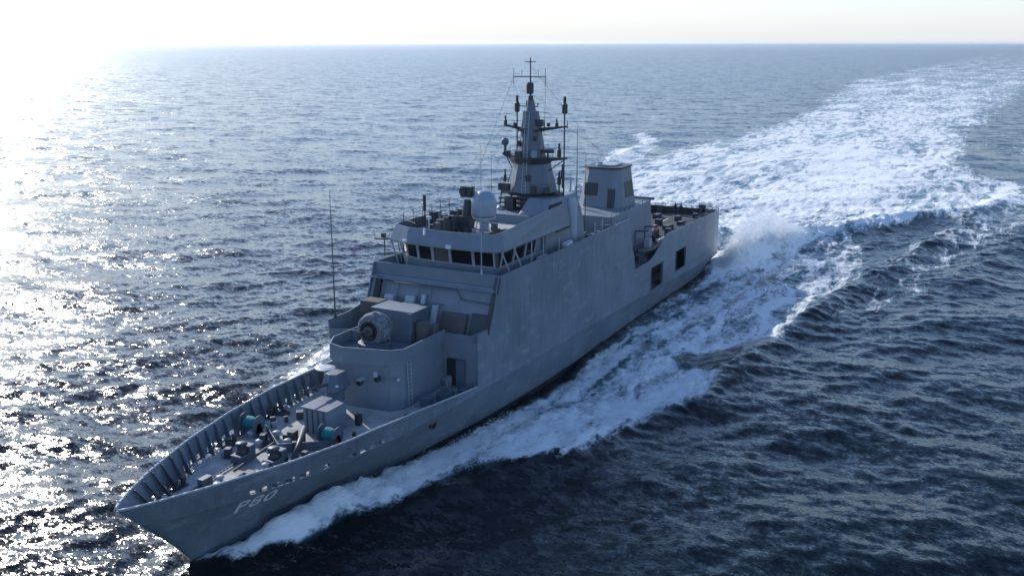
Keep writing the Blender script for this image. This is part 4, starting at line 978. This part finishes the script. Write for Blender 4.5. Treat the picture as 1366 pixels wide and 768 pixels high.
me.polygons.foreach_set('use_smooth', np.ones(len(q), bool)); me.update(calc_edges=True)
at = me.attributes.new('foam', 'FLOAT', 'POINT'); at.data.foreach_set('value', foam.ravel().astype(np.float32))
at = me.attributes.new('coarse', 'FLOAT', 'POINT'); at.data.foreach_set('value', np.clip(np.log2(SP/.36)/5, 0, 1).ravel().astype(np.float32))
sea = bpy.data.objects.new('sea', me); col.objects.link(sea); tag(sea, kind='structure')

k = NT('sea_water')
geo = k.n('ShaderNodeNewGeometry'); pos = geo.outputs['Position']
fa = k.n('ShaderNodeAttribute', attribute_name='foam').outputs['Fac']; ca = k.n('ShaderNodeAttribute', attribute_name='coarse').outputs['Fac']
def slope(scale, vec, amp, detail=2):
    a = k.noise(vec, scale, detail, .6); s_ = k.n('ShaderNodeVectorMath', operation='SUBTRACT'); k.l(a.outputs['Color'], s_.inputs[0]); s_.inputs[1].default_value = (.5, .5, .5)
    m_ = k.n('ShaderNodeVectorMath', operation='SCALE'); k.l(s_.outputs[0], m_.inputs[0])
    if hasattr(amp, 'is_linked'): k.l(amp, m_.inputs['Scale'])
    else: m_.inputs['Scale'].default_value = amp
    return m_.outputs[0]
def vadd(a, b):
    q = k.n('ShaderNodeVectorMath', operation='ADD'); k.l(a, q.inputs[0]); k.l(b, q.inputs[1]); return q.outputs[0]
rip = k.mp(pos, (1.0, .55, .0), (0, 0, -WIND))
gust = k.noise(k.mp(pos, (.012, .004, 0), (0, 0, .3)), 1.0, 3, .6)
gf = k.rng(gust.outputs[0], .35, .65, .75, 1.2)
s1 = vadd(slope(5.5, rip, k.mth('MULTIPLY', gf, .62)), slope(15, rip, .40, 1)); s2 = slope(1.5, rip, k.mth('MULTIPLY', gf, .75)); s3 = slope(.45, rip, k.mth('MULTIPLY', ca, 1.1)); s4 = slope(.12, rip, k.mth('MULTIPLY', ca, .8))
tot = vadd(vadd(s1, s2), vadd(s3, s4)); fl = k.n('ShaderNodeVectorMath', operation='MULTIPLY'); k.l(tot, fl.inputs[0]); fl.inputs[1].default_value = (1, 1, 0)
nn = k.n('ShaderNodeVectorMath', operation='NORMALIZE'); k.l(vadd(geo.outputs['Normal'], fl.outputs[0]), nn.inputs[0])
wb = k.bsdf((.002, .006, .010), k.rng(ca, 0, 1, .14, .24), 0, .38); wb.inputs['IOR'].default_value = 1.333; k.l(nn.outputs[0], wb.inputs['Normal'])
# foam pattern
ft = k.mp(pos, (.28, 1.0, 1.0), (0, 0, R(-8)))
f1 = k.noise(ft, .42, 7, .68, .7); f2 = k.noise(pos, 1.6, 4, .7, .6); f3 = k.noise(ft, .05, 4, .6, .4)
pat = k.mth('ADD', k.mth('MULTIPLY', f1.outputs[0], .62), k.mth('ADD', k.mth('MULTIPLY', f2.outputs[0], .26), k.mth('MULTIPLY', f3.outputs[0], .34)))
val = k.mth('ADD', fa, k.mth('MULTIPLY', k.mth('SUBTRACT', pat, .62), 3.9))
fmask = k.rng(val, .42, .95, 0, 1, True)
fmask = k.mth('MULTIPLY', fmask, k.rng(fa, .02, .25, 0, 1, True))
fb_ = k.bsdf(k.mix(k.rng(pat, .45, .66, 0, 1, True), (.58, .63, .66), (.84, .85, .85)), .8, 0, .2)
fn = k.n('ShaderNodeBump'); fn.inputs['Strength'].default_value = 1.0; fn.inputs['Distance'].default_value = .4; k.l(pat, fn.inputs['Height']); k.l(fn.outputs[0], fb_.inputs['Normal'])
# aerated water between the lacy foam is a paler blue green
ab = k.bsdf((.05, .12, .15), .3, 0, .5); k.l(nn.outputs[0], ab.inputs['Normal'])
m0 = k.n('ShaderNodeMixShader'); k.l(k.rng(fa, .3, .9, 0, .8, True), m0.inputs[0]); k.l(wb.outputs[0], m0.inputs[1]); k.l(ab.outputs[0], m0.inputs[2])
m1 = k.n('ShaderNodeMixShader'); k.l(fmask, m1.inputs[0]); k.l(m0.outputs[0], m1.inputs[1]); k.l(fb_.outputs[0], m1.inputs[2])
k.l(m1.outputs[0], k.out.inputs[0]); me.materials.append(k.m)

# ------------------------------------------------------------------ spray thrown up at the stern quarter and along the bow wave
def droplets(name, gen, n, mat, seed):
    rs_ = np.random.RandomState(seed); P, S = gen(rs_, n); base = np.array([(1, 0, -.7), (-1, 0, -.7), (0, 1, .7), (0, -1, .7)], float)
    A = rs_.randn(n, 3, 3)*.5+np.eye(3); V = np.einsum('ij,njk->nik', base, A)*S[:, None, None]+P[:, None, :]
    F = np.array([(0, 2, 3), (1, 3, 2), (0, 1, 2), (0, 3, 1)]); F = (F[None]+np.arange(n)[:, None, None]*4).reshape(-1, 3)
    m_ = bpy.data.meshes.new(name); m_.from_pydata(V.reshape(-1, 3).tolist(), [], F.tolist()); m_.materials.append(mat)
    o = bpy.data.objects.new(name, m_); col.objects.link(o); return o
k = NT('spray_water'); b = k.bsdf((.92, .94, .95), .6, 0, .3); tr = k.n('ShaderNodeBsdfTranslucent'); tr.inputs[0].default_value = (.92, .94, .95, 1)
mx = k.n('ShaderNodeMixShader'); mx.inputs[0].default_value = .72; k.l(b.outputs[0], mx.inputs[1]); k.l(tr.outputs[0], mx.inputs[2]); k.l(mx.outputs[0], k.out.inputs[0]); M['spray'] = k.m
def g_stern(rs_, n):
    t = rs_.rand(n)**1.1; v = rs_.rand(n)**1.35
    Xc = 4-26*t; Yc = 7.6+4.5*t+v*1.6
    top = np.interp(t, [0, .12, .35, .6, 1], [2.0, 6.6, 7.4, 5.0, 2.0])*(1+.18*np.sin(t*31)+.1*np.sin(t*73+1))
    P = np.stack([Xc+rs_.randn(n)*.5-v*2, Yc+rs_.randn(n)*(.5+.5*v), .2+top*v], -1); return P, .015+.035*rs_.rand(n)*(1-.4*v)
tag(droplets('spray', g_stern, 120000, M['spray'], 1), kind='stuff')
def g_bow(rs_, n):
    t = rs_.rand(n); s_ = np.where(rs_.rand(n) < .7, 1, -1); Xc = 90-22*t; hb_ = np.interp(Xc, [60, 75, 85, 95, 100], [5.9, 5.2, 4.2, 1.8, .2])
    v = rs_.rand(n)**2; dd = .6+t*9*rs_.rand(n)
    P = np.stack([Xc+rs_.randn(n)*.3, s_*(hb_+dd), .3+v*1.3*(1-t)+.3*rs_.rand(n)], -1); return P, .01+.018*rs_.rand(n)
tag(droplets('bow_spray', g_bow, 16000, M['spray'], 2), kind='stuff')

# ------------------------------------------------------------------ haze
mb = MB(); mb.box(-33500, 33500, -33500, 33500, -4.0, 40); hz = mb.build('haze', M['white'], None); tag(hz, kind='stuff'); hz.data.materials.clear()
k = NT('haze_air'); pv = k.n('ShaderNodeVolumePrincipled'); pv.inputs['Color'].default_value = (.93, .95, 1, 1); pv.inputs['Density'].default_value = 4.2e-5; pv.inputs['Anisotropy'].default_value = .6
k.l(pv.outputs[0], k.out.inputs['Volume']); hz.data.materials.append(k.m)
